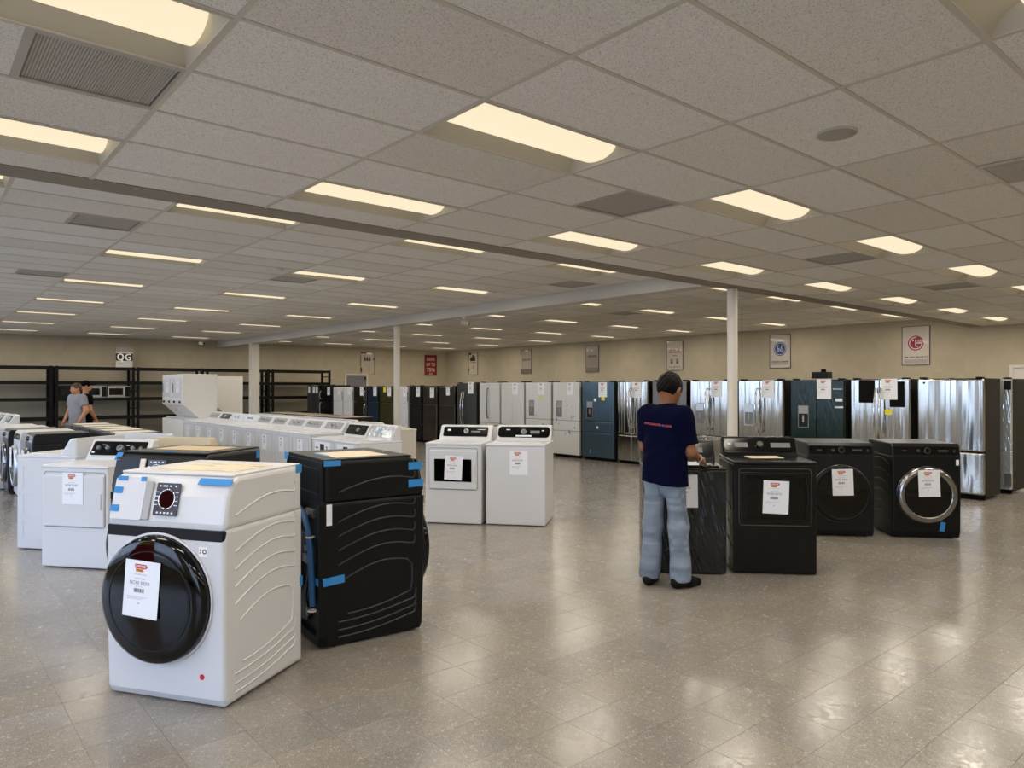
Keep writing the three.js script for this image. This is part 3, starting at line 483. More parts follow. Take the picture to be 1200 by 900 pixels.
{ // dark pair the man stands at
  const cD = { body: m.graphiteSide, fascia: m.fascia, console: m.graphite, top: m.black }, cB = { body: m.black, fascia: m.fascia, console: m.black, door: m.black, line: m.darkChrome, rib: m.darkChrome };
  const o = thing('washer', 'dark grey top-loading washer still wrapped in clear plastic', 'washer', 5.4585, 0, -4.03, -47);
  cabinet(o, 0.7, 0.7, 0.925, { body: m.wrapped, top: m.black }, true);
  part('lid', bx(0.6, 0.02, 0.44, 0, 0.932, 0.08, 0.008), m.glassBlack, o);
  console_(o, 0.7, 0.7, 0.925, cD, { h: 0.19, fw: 0.92, fr: 0.04, knobs: [[0.0, 0.032]], marks: [[0.16, 0.0, 0.14, 0.05, m.greyPanel], [-0.15, 0, 0.1, 0.04, m.greyPanel]] });
  part('plastic_wrap', [bx(0.71, 0.012, 0.712, 0, 0.9, 0.003, 0.005), bx(0.012, 0.86, 0.012, 0.345, 0.46, 0.347, 0.005), bx(0.012, 0.86, 0.012, -0.345, 0.46, 0.347, 0.005)], m.wrapped, o, 'folds of clear plastic wrap');
  tag(o, -0.0, 0.72, 0.3535, { rz: 1, n: 4 });
  const p = thing('dryer', 'glossy black dryer with dark glass door, price sheet on the window', 'dryer', 6.045, 0, -3.52, -47);
  dryer(p, { W: 0.7, D: 0.72, H: 0.98, c: cB, win: [0.5, 0.37, 0.01], ribs: true, framed: m.blackSatin, con: { h: 0.17, fw: 0.94, fr: 0.05, knobs: [[0.0, 0.034, m.darkChrome]], marks: [[-0.17, 0, 0.12, 0.05, m.greyPanel], [0.19, 0, 0.18, 0.05, m.greyPanel], [-0.28, 0.01, 0.03, 0.015]] } });
  tag(p, 0.0, 0.675, 0.394, { rz: -2, n: 5 });
  solo('paper_sheet', bx(0.3, 0.002, 0.2).rotateY(rad(-40)).translate(6.06, 0.983, -3.54), MS(0xe3d6c4, 0.75), 'loose paper sheet lying on the glossy black dryer', 'paper');
  solo('paper_sheet', bx(0.22, 0.002, 0.3).rotateY(rad(-42)).translate(5.36, 0.945, -3.87), MS(0xb9bcc0, 0.75), 'paper sheet on the plastic-wrapped washer under the man\'s hand', 'paper');
}
// ---- front loaders
function frontLoader(o, { W = 0.69, D = 0.74, H = 1.0, c, ring, ringW = 0.05, tg = true, door = 0.26, ribs = true, dial = 0.0 }) {
  part('cabinet', prof([[-D / 2, 0.014], [D / 2 - 0.03, 0.014], [D / 2 - 0.008, 0.07], [D / 2, 0.45], [D / 2 - 0.004, H - 0.14], [-D / 2, H - 0.14]], W, 0.016), c.body, o);
  part('top_panel', prof([[-D / 2, H - 0.145], [D / 2 - 0.004, H - 0.145], [D / 2 - 0.022, H - 0.03], [D / 2 - 0.05, H], [-D / 2, H]], W, 0.014), c.panel ?? c.body, o);
  const a = 0.15, f = g => g.rotateX(-a).translate(0, H - 0.078, D / 2 - 0.0125);
  const fas = part('fascia', f(plate(W * 0.94, 0.088, 0.005, 0.012, 0, 0, 0)), c.fascia, o, 'glossy control strip');
  const k = part('dial', f(cz(0.034, 0.037, 0.03, dial, 0, 0.018, 28)), c.dial ?? m.darkChrome, fas); part('dial_cap', f(cz(0.024, 0.024, 0.006, dial, 0, 0.035, 24)), m.fascia, k);
  for (const [x, w, h] of [[-0.22, 0.05, 0.012], [0.17, 0.1, 0.02], [0.28, 0.02, 0.025], [-0.08, 0.03, 0.025]]) part('panel_mark', f(bx(w, h, 0.001, x, 0, 0.0056)), m.markDim, fas);
  const y = 0.47, z = D / 2 - 0.005;
  const d = part('door', lz([[0.2, 0.0], [door + ringW, 0.0], [door + ringW, 0.02], [door + ringW * 0.7, 0.05], [door, 0.055], [door - 0.012, 0.045]], 0, y, z, 56), ring, o, 'round door ring');
  part('door_glass', lz([[door - 0.008, 0.046], [door * 0.8, 0.056], [door * 0.45, 0.064], [0, 0.066]], 0, y, z, 48), m.glassBlack, d, 'dark convex door glass');
  part('door_trim', new THREE.TorusGeometry(door + ringW * 0.98, 0.006, 8, 64).translate(0, y, z + 0.012), c.trim ?? m.darkChrome, d);
  if (ribs) for (const s of [-1, 1]) for (const yy of [0.18, 0.3, 0.42, 0.54, 0.66, 0.78]) part('side_rib', tube([[s * W / 2, yy, D / 2 - 0.1], [s * W / 2, yy + 0.055, 0.1], [s * W / 2, yy + 0.05, -0.12], [s * W / 2, yy - 0.01, -D / 2 + 0.05]], 0.005, 16, 6), c.rib ?? c.body, o);
  for (const sx of [-1, 1]) for (const sz of [-1, 1]) part('foot', memo('foot2', () => cy(0.02, 0.026, 0.03, 0, 0.015, 0, 12)), m.blackSatin, o).position.set(sx * (W / 2 - 0.07), 0, sz * (D / 2 - 0.1));
  if (tg) tag(o, 0.0, 0.6, D / 2 + 0.066, { rz: 2 });
}
const cG = { body: m.graphite, panel: m.graphite, fascia: m.fascia }, cGb = { body: m.blackSatin, panel: m.graphite, fascia: m.fascia, rib: m.graphite }, cFW = { body: m.white, fascia: m.fascia, trim: m.silver };
{
  const o = thing('front_loader', 'dark grey front-loading washer with thin-rimmed round door beside the glossy black dryer', 'washer', 8.07, 0, -3.885, -48.3);
  frontLoader(o, { c: cG, ring: m.blackSatin, ringW: 0.035, door: 0.275, H: 1.02 });
  const p = thing('front_loader', 'black front-loading washer with wide chrome door ring and blue tape', 'washer', 8.68, 0, -3.245, -48.3);
  frontLoader(p, { c: cGb, ring: m.ringChrome, ringW: 0.055, door: 0.25, H: 1.02 });
  part('tape', bx(0.05, 0.1, 0.0015).rotateZ(-0.15).translate(0.16, 0.13, 0.367), m.tape, p, 'strip of blue masking tape');
  part('sticker', bx(0.03, 0.06, 0.001, 0.31, 0.82, 0.369), m.paper, p);
}
{ // left rows, back to back
  const dirx = -0.1, dirz = -1, x0 = 1.37 + 0.35, z0 = -11.8 - 0.345;
  const kinds = [[cG, m.darkChrome], [cFW, m.silver], [cG, m.darkChrome], [cFW, m.silver], [cFW, m.silver]];
  kinds.forEach(([c, ring], k) => {
    const dark = c === cG, o = thing('front_loader', dark ? (k ? 'dark grey front loader between white ones in the storefront row' : 'dark grey front loader heading the storefront row beside the sideways washer') : `white front loader, ${nth[k]} in the storefront row counting from its dark grey end`, 'washer', x0 + dirx * 0.71 * k, 0, z0 + dirz * 0.72 * k, -90, dark ? undefined : 'white front loaders in the storefront row');
    frontLoader(o, { c: dark ? { ...cG, body: m.graphiteSide, panel: m.graphiteSide, fascia: m.silver } : cFW, ring, H: 0.98, ribs: k === 0, D: 0.7 });
  });
  // white top loaders further along the same row
  const tl = thing('washer', 'white top loader with dark console in the storefront row, nearest the front loaders', 'washer', 1.3, 0, -16.0, -90, 'white top loaders in the storefront row');
  topLoader(tl, { c: cW, H: 0.95, con: { h: 0.18, knobs: [[-0.18, 0.02], [0.02, 0.03], [0.18, 0.02]] } });
  for (let k = 1; k < 5; k++) copyOf(tl, `white top loader with dark console, ${nth[k]} past the front loaders in the storefront row`, 1.3 - 0.06 * k, -16.0 - 0.72 * k, -90);
  const rear = thing('front_loader', 'dark front loader with paper on top at the end of the row facing inwards', 'washer', 2.5, 0, -11.2, 90, 'dark front loaders backing onto the storefront row');
  frontLoader(rear, { c: cGb, ring: m.darkChrome, H: 1.0, D: 0.7 });
  part('top_sheet', bx(0.45, 0.002, 0.5, 0, 1.002, 0.0), MS(0xe9e0cf, 0.8), rear, 'paper sheet lying on the top'); tape(rear, 0.05, 0.05, -0.347, 0.95, 0.28, 'x');
  for (let k = 1; k < 5; k++) copyOf(rear, `dark paper-topped front loader, ${nth[k]} in the inward facing row from its taped end`, 2.5, -11.2 - 0.73 * k, 90);
}
{ // long row of white top loaders, fronts towards the storefront
  const variants = [[cWg, [[-0.15, 0.018], [-0.02, 0.024], [0.12, 0.018]]], [cW, [[0.0, 0.03]]], [cWw, [[-0.12, 0.02], [0.06, 0.026]]], [cWw, [[-0.1, 0.02], [0.0, 0.02], [0.1, 0.02]]], [cWg, [[-0.16, 0.02], [-0.06, 0.02], [0.05, 0.02], [0.16, 0.02]]], [cWg, [[-0.16, 0.02], [-0.05, 0.02], [0.06, 0.02], [0.17, 0.02]]], [cWg, [[-0.05, 0.03], [0.1, 0.024]]], [cWg, [[-0.18, 0.018], [-0.08, 0.018], [0.03, 0.018], [0.14, 0.018]]], [cWg, [[-0.03, 0.03], [0.1, 0.03]]]];
  for (let k = 0; k < 9; k++) {
    const [c, kn] = variants[k], z = -15.9 + 0.702 * k - 0.1, last = k === 8;
    const o = thing('washer', `white top loader with ${c === cW ? 'black' : c === cWw ? 'pale' : 'grey'} console, ${nth[k]} in the long row from the laundry centres`, 'washer', 4.62 + 0.34, 0, z, -90, c === cW ? undefined : c === cWw ? 'pale console top loaders of the long row' : 'grey console top loaders of the long row');
    topLoader(o, { c, H: 0.935, con: { h: 0.165, fw: 0.8, fr: 0.03, knobs: kn } });
    tag(o, -0.02, 0.72, 0.3425, { s: 0.85 });
    part('front_groove', frameGeo(0.58, 0.8, 0.02, 0.004, 0.003, 0, 0.46, 0.339), m.greyFascia, o);
  }
  const e1 = thing('washer', 'low white machine with dark console and number card at the end of the white row', 'washer', 4.97, 0, -9.66, -90); topLoader(e1, { c: cW, H: 0.885, con: { h: 0.2, knobs: [[0.05, 0.03]] } });
  const e2 = thing('washer', 'low white machine with film-covered console at the near end of the white row', 'washer', 4.97, 0, -8.95, -90); topLoader(e2, { c: { ...cW, fascia: m.clearFilm }, H: 0.885, con: { h: 0.21, fw: 0.92, marks: [[-0.05, 0.01, 0.1, 0.05, MS(0x7fa6d8, 0.4)], [0.12, 0.0, 0.12, 0.05, m.paper], [0.1, -0.04, 0.2, 0.008, m.blackSatin]] } });
  for (const [o, t] of [[e1, '-5'], [e2, 'R 6']]) part('number_card', bx(0.5, 0.2, 0.0015, 0, 0.74, 0.343), MS(0xffffff, 0.75, { map: canvasTex(128, 52, g => { line(g, 0, 0, 128, 52, '#eef0f4'); line(g, 8, 20, 22, 6, '#777'); line(g, 46, 8, 34, 36, '#1b1b1b'); g.fillStyle = '#222'; g.font = 'bold 30px sans-serif'; g.fillText(t, 84, 38); }) }), o, 'white card with black mark and number');
  const v = thing('washer', 'off-white machine facing the refrigerators at the end of the back-to-back row', 'washer', 6.08, 0, -10.3, 90); topLoader(v, { c: { body: m.offwhite, fascia: m.fascia }, H: 0.95, con: { h: 0.12, knobs: knobs3 } });
  part('seam', bx(0.002, 0.004, 0.62, 0.3465, 0.83, 0), m.greyFascia, v);
  const vv = thing('washer', 'white machine backing onto the long white row, next to its off-white end unit', 'washer', 6.02, 0, -11.02, 90, 'machines backing onto the long white row'); topLoader(vv, { c: cW, H: 0.93, con: { h: 0.16, knobs: knobs3 } });
  for (let k = 1; k < 6; k++) copyOf(vv, `white machine backing onto the long white row, ${nth[k]} after its off-white end unit`, 6.02, -11.02 - 0.72 * k, 90);
  // dark machines beyond, papers on top
  const dk = thing('front_loader', 'black front loader beyond the white row, first in its row towards the man', 'washer', 7.3, 0, -13.9, -90, 'black front loaders beyond the white row'); frontLoader(dk, { c: cGb, ring: m.darkChrome, H: 1.0, ribs: false });
  part('top_sheet', bx(0.4, 0.002, 0.5, 0.05, 1.002, 0.05), MS(0xb7a184, 0.8), dk, 'paper sheet lying on the top');
  for (let k = 1; k < 6; k++) copyOf(dk, `black front loader beyond the white row, ${nth[k]} in its row towards the shelving`, 7.3 + (k % 2) * 0.04, -13.9 - 0.74 * k, -90);
}
// ---- laundry centres: dryer above a top-loading washer
function laundryCentre(o, W = 0.78, D = 0.72, H = 1.92) {
  part('side_shell', prof([[-D / 2, 0.03], [D / 2, 0.03], [D / 2, 0.93], [0.02, 0.95], [D / 2 - 0.05, 1.22], [D / 2, 1.25], [D / 2, H], [-D / 2, H]], W, 0.01), m.whiteSide, o);
  const d = part('dryer_door', bx(W - 0.1, 0.42, 0.02, 0, 1.62, D / 2 + 0.004, 0.008), m.white, o); part('door_handle', bx(0.03, 0.2, 0.02, -W / 2 + 0.1, 1.62, D / 2 + 0.02, 0.006), m.greyPanel, d);
  part('washer_lid', bx(W - 0.14, 0.02, 0.24, 0, 0.955, 0.18, 0.006), m.white, o);
  part('control_strip', bx(W - 0.06, 0.09, 0.012, 0, 1.31, D / 2 + 0.002, 0.004), m.white, o); for (const x of [-0.2, 0.22]) part('knob', cz(0.024, 0.026, 0.03, x, 1.31, D / 2 + 0.02, 18), m.blackSatin, o);
  tag(o, 0.05, 1.66, D / 2 + 0.016);
}
{
  const a = thing('laundry_centre', 'tall white stacked laundry centre adjoining the long white row', 'laundry centre', 4.98, 0, -16.75, -90, 'white stacked laundry centres'); laundryCentre(a);
  copyOf(a, 'tall white stacked laundry centre farther from the long white row', 4.98, -17.55, -90);
  const c = thing('laundry_centre', 'tall stacked laundry centre behind the front pair, plain grey side showing', 'laundry centre', 5.86, 0, -17.55, -90); laundryCentre(c, 0.7, 0.7, 1.89);
}
// ------------------------------------------------------------------ refrigerators: z range along the row, fronts at x = 11.78
function handle(parent, x, y0, y1, z, mat, bow = 0.0, r = 0.015) {
  const n = y0 < y1; return part('handle', [tube([[x, y0, z + 0.035], [x, (y0 * 3 + y1) / 4, z + 0.05 + bow * 0.75], [x, (y0 + y1) / 2, z + 0.05 + bow], [x, (y0 + y1 * 3) / 4, z + 0.05 + bow * 0.75], [x, y1, z + 0.035]], r, 24, 8), bx(0.018, 0.03, 0.045, x, y0 + 0.012, z + 0.018, 0.004), bx(0.018, 0.03, 0.045, x, y1 - 0.012, z + 0.018, 0.004)], mat, parent);
}
function bar(parent, y, x0, x1, z, mat, bow = 0) { return part('handle', [tube([[x0, y, z + 0.035], [(x0 + x1) / 2, y, z + 0.05 + bow], [x1, y, z + 0.035]], 0.011, 20, 8), bx(0.03, 0.018, 0.045, x0 + 0.012, y, z + 0.018, 0.004), bx(0.03, 0.018, 0.045, x1 - 0.012, y, z + 0.018, 0.004)], mat, parent); }
function fridge(label, z0, z1, o) {
  const W = Math.abs(z1 - z0) - (o.gap ?? 0.05), H = o.h ?? 1.78, D = o.d ?? 0.74, x = o.x ?? 11.78, g = thing('refrigerator', label, 'refrigerator', x + D / 2, 0, (z0 + z1) / 2, -90, o.group);
  const dt = 0.075, zf = D / 2 - dt, side = o.side ?? m.fridgeSide, mt = o.mat, e = 0.004;
  part('cabinet', bx(W - 0.012, H - 0.06, D - dt - 0.012, 0, 0.04 + (H - 0.06) / 2, -dt / 2 - 0.006, 0.006), side, g);
  part('toe_grille', bx(W - 0.04, 0.06, 0.05, 0, 0.035, zf - 0.01), m.blackMatte, g);
  for (const s of [-1, 1]) part('hinge_cover', bx(0.09, 0.022, 0.12, s * (W / 2 - 0.07), H - 0.01, zf + 0.0, 0.008), m.blackSatin, g);
  const doors = [];
  const panel = (xa, xb, ya, yb, name = 'door') => { const p = part(name, bx(xb - xa - e, yb - ya - e * 2, dt, (xa + xb) / 2, (ya + yb) / 2, zf + dt / 2, o.r ?? 0.012, 3), mt, g); doors.push(p); return p; };
  const w2 = W / 2, zz = D / 2, top = H - 0.025, hm = o.hm ?? mt, lo = 0.07;
  const disp = (p, cx, cyy, w = 0.16, h = 0.3) => { const f = part('dispenser', frameGeo(w, h, 0.012, 0.012, 0.008, cx, cyy, zz - 0.003), o.dm ?? m.greyPanel, p, 'water dispenser'); part('dispenser_panel', bx(w - 0.02, h * 0.36, 0.006, cx, cyy + h * 0.31, zz + 0.001), o.dp ?? m.greyFascia, f); part('dispenser_recess', bx(w - 0.024, h * 0.58, 0.004, cx, cyy - h * 0.18, zz + 0.0005), o.dr ?? m.blackSatin, f); part('dispenser_paddle', bx(0.03, h * 0.3, 0.012, cx, cyy - h * 0.1, zz + 0.006, 0.004), m.greyFascia, f); };
  if (o.type === 'french' || o.type === 'french4') {
    const sp = o.split ?? 0.66, mid = o.type === 'french4' ? o.mid ?? 0.87 : sp;
    const l = panel(-w2, 0, mid, top), r = panel(0, w2, mid, top);
    if (o.type === 'french4') { const dr = panel(-w2, w2, sp, mid, 'drawer'); if (o.handles) bar(dr, mid - 0.05, -w2 + 0.08, w2 - 0.08, zz, hm); }
    const f = panel(-w2, w2, lo, sp, 'drawer');
    if (o.handles) { const b = o.bow ?? 0.02; if (o.handles !== 'right') handle(l, -0.04, mid + 0.12, top - 0.14, zz, hm, b); if (o.handles !== 'left') handle(r, 0.04, mid + 0.12, top - 0.14, zz, hm, b); bar(f, sp - 0.06, -w2 + 0.07, w2 - 0.07, zz, hm, b); }
    if (o.disp) disp(l, -w2 / 2, o.dy ?? 1.13, o.dw ?? 0.19, o.dh ?? 0.38);
  } else if (o.type === 'top') {
    const sp = o.split ?? 1.15, a = panel(-w2, w2, sp, top), b = panel(-w2, w2, lo, sp);
    if (o.handles) { handle(a, o.hx ?? w2 - 0.05, sp + 0.06, sp + 0.36, zz, hm, 0.01); handle(b, o.hx ?? w2 - 0.05, sp - 0.5, sp - 0.06, zz, hm, 0.01); } else part('grip', bx(0.016, 0.3, 0.02, w2 - 0.012, sp + 0.2, zz - 0.004), m.blackSatin, a);
  } else if (o.type === 'bottom') {
    const a = panel(-w2, w2, o.split ?? 0.69, top); panel(-w2, w2, lo, o.split ?? 0.69, 'drawer');
    part('badge', cz(0.016, 0.016, 0.002, -w2 + 0.1, top - 0.06, zz + 0.001, 20), m.blackSatin, a);
  } else {
    const sx = o.sx ?? -0.05, a = panel(-w2, sx, lo, top), b = panel(sx, w2, lo, top);
    handle(a, sx - 0.05, 0.55, 1.5, zz, hm, o.bow ?? 0.03, 0.014); handle(b, sx + 0.05, 0.55, 1.5, zz, hm, o.bow ?? 0.03, 0.014); if (o.disp) disp(a, (sx - w2) / 2, 1.15);
  }
  for (const [tx, ty, s] of o.tags ?? []) tag(g, tx, ty, zz + 0.004, { s: s ?? 1 });
  for (const [tx, ty, w, h, mm] of o.marks ?? []) part('sticker', bx(w, h, 0.0015, tx, ty, zz + 0.003), mm ?? m.tape, g, mm ? undefined : 'scrap of blue tape');
  return g;
}
const bits = (seed, n, w) => { const r = rng(seed), a = []; for (let k = 0; k < n; k++) a.push([(r() - 0.5) * w, 0.25 + r() * 1.0, 0.012 + r() * 0.02, 0.02 + r() * 0.07]); return a; };
fridge('black top-freezer refrigerator at the far end of the row with bar handles', -24.86, -23.8, { type: 'top', mat: m.black, h: 1.74, handles: true, hm: m.silver, hx: -0.35, tags: [[0.25, 1.5]] });
fridge('blue-grey side-by-side refrigerator at the far end of the row, last before the shelving', -25.9, -24.9, { type: 'side', mat: m.slate, h: 1.72, tags: [[-0.3, 1.55, 0.8], [0.1, 1.55, 0.8], [0.35, 1.55, 0.8]] });
fridge('white top-freezer refrigerator beside the black one with bar handles', -23.74, -23.0, { type: 'top', mat: m.white, h: 1.67, tags: [[0.1, 1.52, 0.9]], side: m.whiteSide });
fridge('white top-freezer refrigerator beside the brown steel one with tall handle', -22.97, -22.26, { type: 'top', mat: m.white, h: 1.67, tags: [[0.1, 1.52, 0.9]], side: m.whiteSide });
fridge('brown steel top-freezer refrigerator with bright handle next to a navy one', -22.22, -21.3, { type: 'top', mat: m.steelDark, h: 1.68, handles: true, hm: m.chrome, tags: [[0.12, 1.5]] });
fridge('navy blue top-freezer refrigerator', -21.27, -20.52, { type: 'top', mat: m.navy, h: 1.68, tags: [[0.15, 1.5]] });
fridge('olive tinted top-freezer refrigerator with yellow sticker', -20.48, -19.62, { type: 'top', mat: m.olive, h: 1.68, tags: [[0.2, 1.5]], marks: [[-0.08, 1.56, 0.16, 0.16, m.yellow]] });
fridge('white top-freezer refrigerator behind the round column', -19.58, -18.74, { type: 'top', mat: m.white, h: 1.68, tags: [[0.25, 1.5]], side: m.whiteSide });
fridge('solid black top-freezer refrigerator with price sheet', -18.7, -17.98, { type: 'top', mat: m.blackSatin, h: 1.7, tags: [[0.15, 1.5]] });
fridge('brown steel top-freezer refrigerator next to the solid black one', -17.95, -17.17, { type: 'top', mat: m.steelDark, h: 1.68, tags: [[0.12, 1.48]], split: 1.13 });
fridge('brown steel top-freezer refrigerator with curled price sheet beside the slate one', -17.1, -16.29, { type: 'top', mat: m.steelDark, h: 1.68, tags: [[0.05, 1.52, 0.8]], split: 1.13 });
fridge('slate grey side-by-side refrigerator with long bowed handle', -16.25, -15.3, { type: 'side', mat: m.slate, h: 1.77, hm: m.chrome, bow: 0.05, sx: -0.1, tags: [[0.2, 1.62, 1.1]] });
fridge('pale steel french-door refrigerator with dark bar handle', -15.22, -14.33, { type: 'french', mat: m.steelLight, split: 0.7, handles: 'left', hm: m.darkChrome, bow: 0 });
fridge('pale steel french-door refrigerator without handles', -14.31, -13.38, { type: 'french', mat: m.steelLight, split: 0.68, tags: [[0.12, 1.6]] });
fridge('pale steel four-door refrigerator with dispenser, yellow sticker and blue tape scraps', -13.36, -12.4, { type: 'french4', mat: m.steelLight, split: 0.64, mid: 0.86, disp: true, dr: m.greyPanel, tags: [[0.12, 1.6]], marks: [...bits(3, 9, 0.8), [0.1, 1.37, 0.07, 0.09, m.yellow]] });
fridge('pale steel four-door refrigerator with dispenser and blue tape scraps only', -12.38, -11.46, { type: 'french4', mat: m.steelLight, split: 0.62, mid: 0.86, disp: true, dr: m.greyPanel, tags: [[0.14, 1.6]], marks: bits(9, 11, 0.8) });
fridge('blue steel four-door refrigerator with dispenser', -11.42, -10.42, { type: 'french4', mat: m.steelBlue, split: 0.62, mid: 0.87, disp: true, dp: m.silver, tags: [[0.16, 1.58, 1.15]], marks: [[0.17, 1.38, 0.1, 0.07, m.yellow], [-0.07, 1.35, 0.07, 0.06, m.paper], [-0.22, 0.2, 0.03, 0.08], [0, 0.74, 0.05, 0.05, m.paper]] });
fridge('stainless french-door refrigerator with bowed handles left of the man', -10.36, -9.5, { type: 'french', mat: m.steel, split: 0.66, handles: true, hm: m.chrome, bow: 0.045, tags: [[0.13, 1.58, 1.15]] });
fridge('dark steel french-door refrigerator partly hidden behind the man', -9.42, -8.52, { type: 'french', mat: m.steelDark, split: 0.66, handles: true });
fridge('stainless french-door refrigerator with dispenser next to the man', -8.48, -7.56, { type: 'french', mat: m.steel, split: 0.7, handles: true, hm: m.chrome, bow: 0.05, disp: true, dp: m.silver, dr: m.greyPanel, tags: [[0.16, 1.6, 1.1]] });
fridge('stainless french-door refrigerator with dispenser right of the round column', -7.42, -6.5, { type: 'french', mat: m.steel, split: 0.7, handles: true, hm: m.chrome, bow: 0.05, disp: true, dp: m.silver, dr: m.greyPanel, dm: m.silver, tags: [[0.16, 1.6, 1.1]] });
fridge('dark green film-covered refrigerator with dispenser and black tray on top', -6.4, -5.42, { type: 'french', mat: m.greenFilm, split: 0.66, disp: true, dr: m.blackSatin, side: m.blackMatte, tags: [[0.13, 1.6, 1.15]], marks: [[0.36, 1.6, 0.16, 0.02, m.clearFilm], [0.38, 1.42, 0.12, 0.05, m.clearFilm], [0.38, 1.3, 0.14, 0.03, m.clearFilm]] });
fridge('stainless french-door refrigerator with two black sheets taped on its doors', -5.36, -4.42, { type: 'french', mat: m.steel, split: 0.66, handles: true, hm: m.chrome, bow: 0.05, tags: [[0.15, 1.6, 1.15]], marks: [[-0.19, 1.56, 0.25, 0.36, m.blackMatte], [0.27, 1.52, 0.22, 0.4, m.blackMatte], [0.14, 1.24, 0.11, 0.08, m.yellow], [0.38, 1.66, 0.06, 0.06, m.paper]] });
fridge('stainless bottom-freezer refrigerator at the near end of the row', -4.36, -3.42, { type: 'bottom', mat: m.steel, split: 0.69, side: m.fridgeSideGrey, r: 0.03 });
{
  const g = fridge('film-wrapped refrigerator standing behind the near end of the row', -4.3, -3.36, { type: 'french', mat: m.clearFilm, x: 12.8, side: m.fridgeSideGrey });
  part('top_bracket', bx(0.09, 0.14, 0.01, 0.4, 1.66, 0.376), m.blackSatin, g); part('bottom_bracket', bx(0.09, 0.2, 0.01, 0.4, 0.22, 0.376), m.silver, g);
  const t = thing('plastic_tray', 'black plastic parts tray lying on the green film-covered refrigerator', 'tray', 12.05, 1.782, -5.95, -90);
  part('tray_base', bx(0.28, 0.03, 0.2, 0, 0.015, 0, 0.006), m.blackSatin, t); part('tray_rim', frameGeo(0.28, 0.2, 0.02, 0.02, 0.09, 0, 0, 0).rotateX(-Math.PI / 2).translate(0, 0.02, 0), m.blackSatin, t); part('tray_knob', bx(0.08, 0.05, 0.05, 0.03, 0.13, 0, 0.012), m.blackMatte, t);
}
// ------------------------------------------------------------------ shelving and microwaves at the back
{
  const bays = [[1.2, 3.55], [3.62, 5.84], [5.9, 8.02], [8.1, 10.36], [10.44, 12.78]], L = [0.1, 0.66, 1.26, 1.78, 2.24], zf = -25.95, zb = -26.65;
  bays.forEach(([a, b], k) => {
    const o = thing('shelving_unit', ['black steel shelving bay nearest the storefront', 'black steel shelving bay holding microwaves', 'black empty shelving bay left of the stacked laundry centres', 'black shelving bay behind the stacked laundry centres', 'black shelving bay at the end near the refrigerators'][k], 'shelving', (a + b) / 2, 0, (zf + zb) / 2, 0);
    const w = b - a, d = zf - zb;
    for (const sx of [-1, 1]) for (const sz of [-1, 1]) part('upright', bx(0.08, 2.3, 0.06, sx * (w / 2 - 0.04), 1.15, sz * (d / 2 - 0.03)), m.rack, o);
    for (const sx of [-1, 1]) for (let q = 0; q < 4; q++) part('brace', bx(0.03, 0.03, d - 0.08, sx * (w / 2 - 0.04), 0.4 + q * 0.55, 0), m.rack, o);
    for (const y of L) { for (const sz of [-1, 1]) part('shelf_beam', bx(w - 0.12, 0.1, 0.04, 0, y, sz * (d / 2 - 0.03)), m.rackBeam, o); part('shelf_deck', bx(w - 0.14, 0.02, d - 0.1, 0, y + 0.03, 0), m.rackBeam, o); }
  });
  const mw = (x, mat, label) => { const o = thing('microwave', label, 'microwave', x, 1.302, -26.25); part('case', bx(0.64, 0.38, 0.38, 0, 0.195, 0, 0.008), mat, o); const d = part('door', bx(0.48, 0.34, 0.02, -0.07, 0.195, 0.195, 0.005), mat, o); part('door_window', bx(0.4, 0.22, 0.006, -0.08, 0.195, 0.206), m.glassBlack, d); part('handle', bx(0.02, 0.3, 0.03, 0.155, 0.195, 0.22, 0.005), m.silver, d); part('keypad', bx(0.12, 0.32, 0.012, 0.25, 0.195, 0.194), m.glassBlack, o); };
  mw(4.06, m.blackSatin, 'black microwave on the middle shelf'); mw(4.72, m.silver, 'stainless microwave on the middle shelf behind the two men'); mw(5.39, m.silver, 'stainless microwave beside the shelf upright');
}

{ // sale banner by the storefront glass, mirrored in the round doors
  const o = thing('sale_banner', 'red and yellow upright sale banner standing by the storefront glass', 'banner', X0 + 0.35, 0, -4.9, 90);
  part('banner_sheet', bx(0.9, 1.8, 0.01, 0, 1.3, 0), m.red, o); part('banner_band', bx(0.7, 0.3, 0.012, 0, 1.5, 0).rotateZ(0).translate(0, 0, 0), m.yellow, o); part('pole', cy(0.015, 0.015, 2.2, 0, 1.1, -0.02), m.silver, o); part('stand', bx(0.6, 0.02, 0.35, 0, 0.01, 0), m.hardware, o);
}

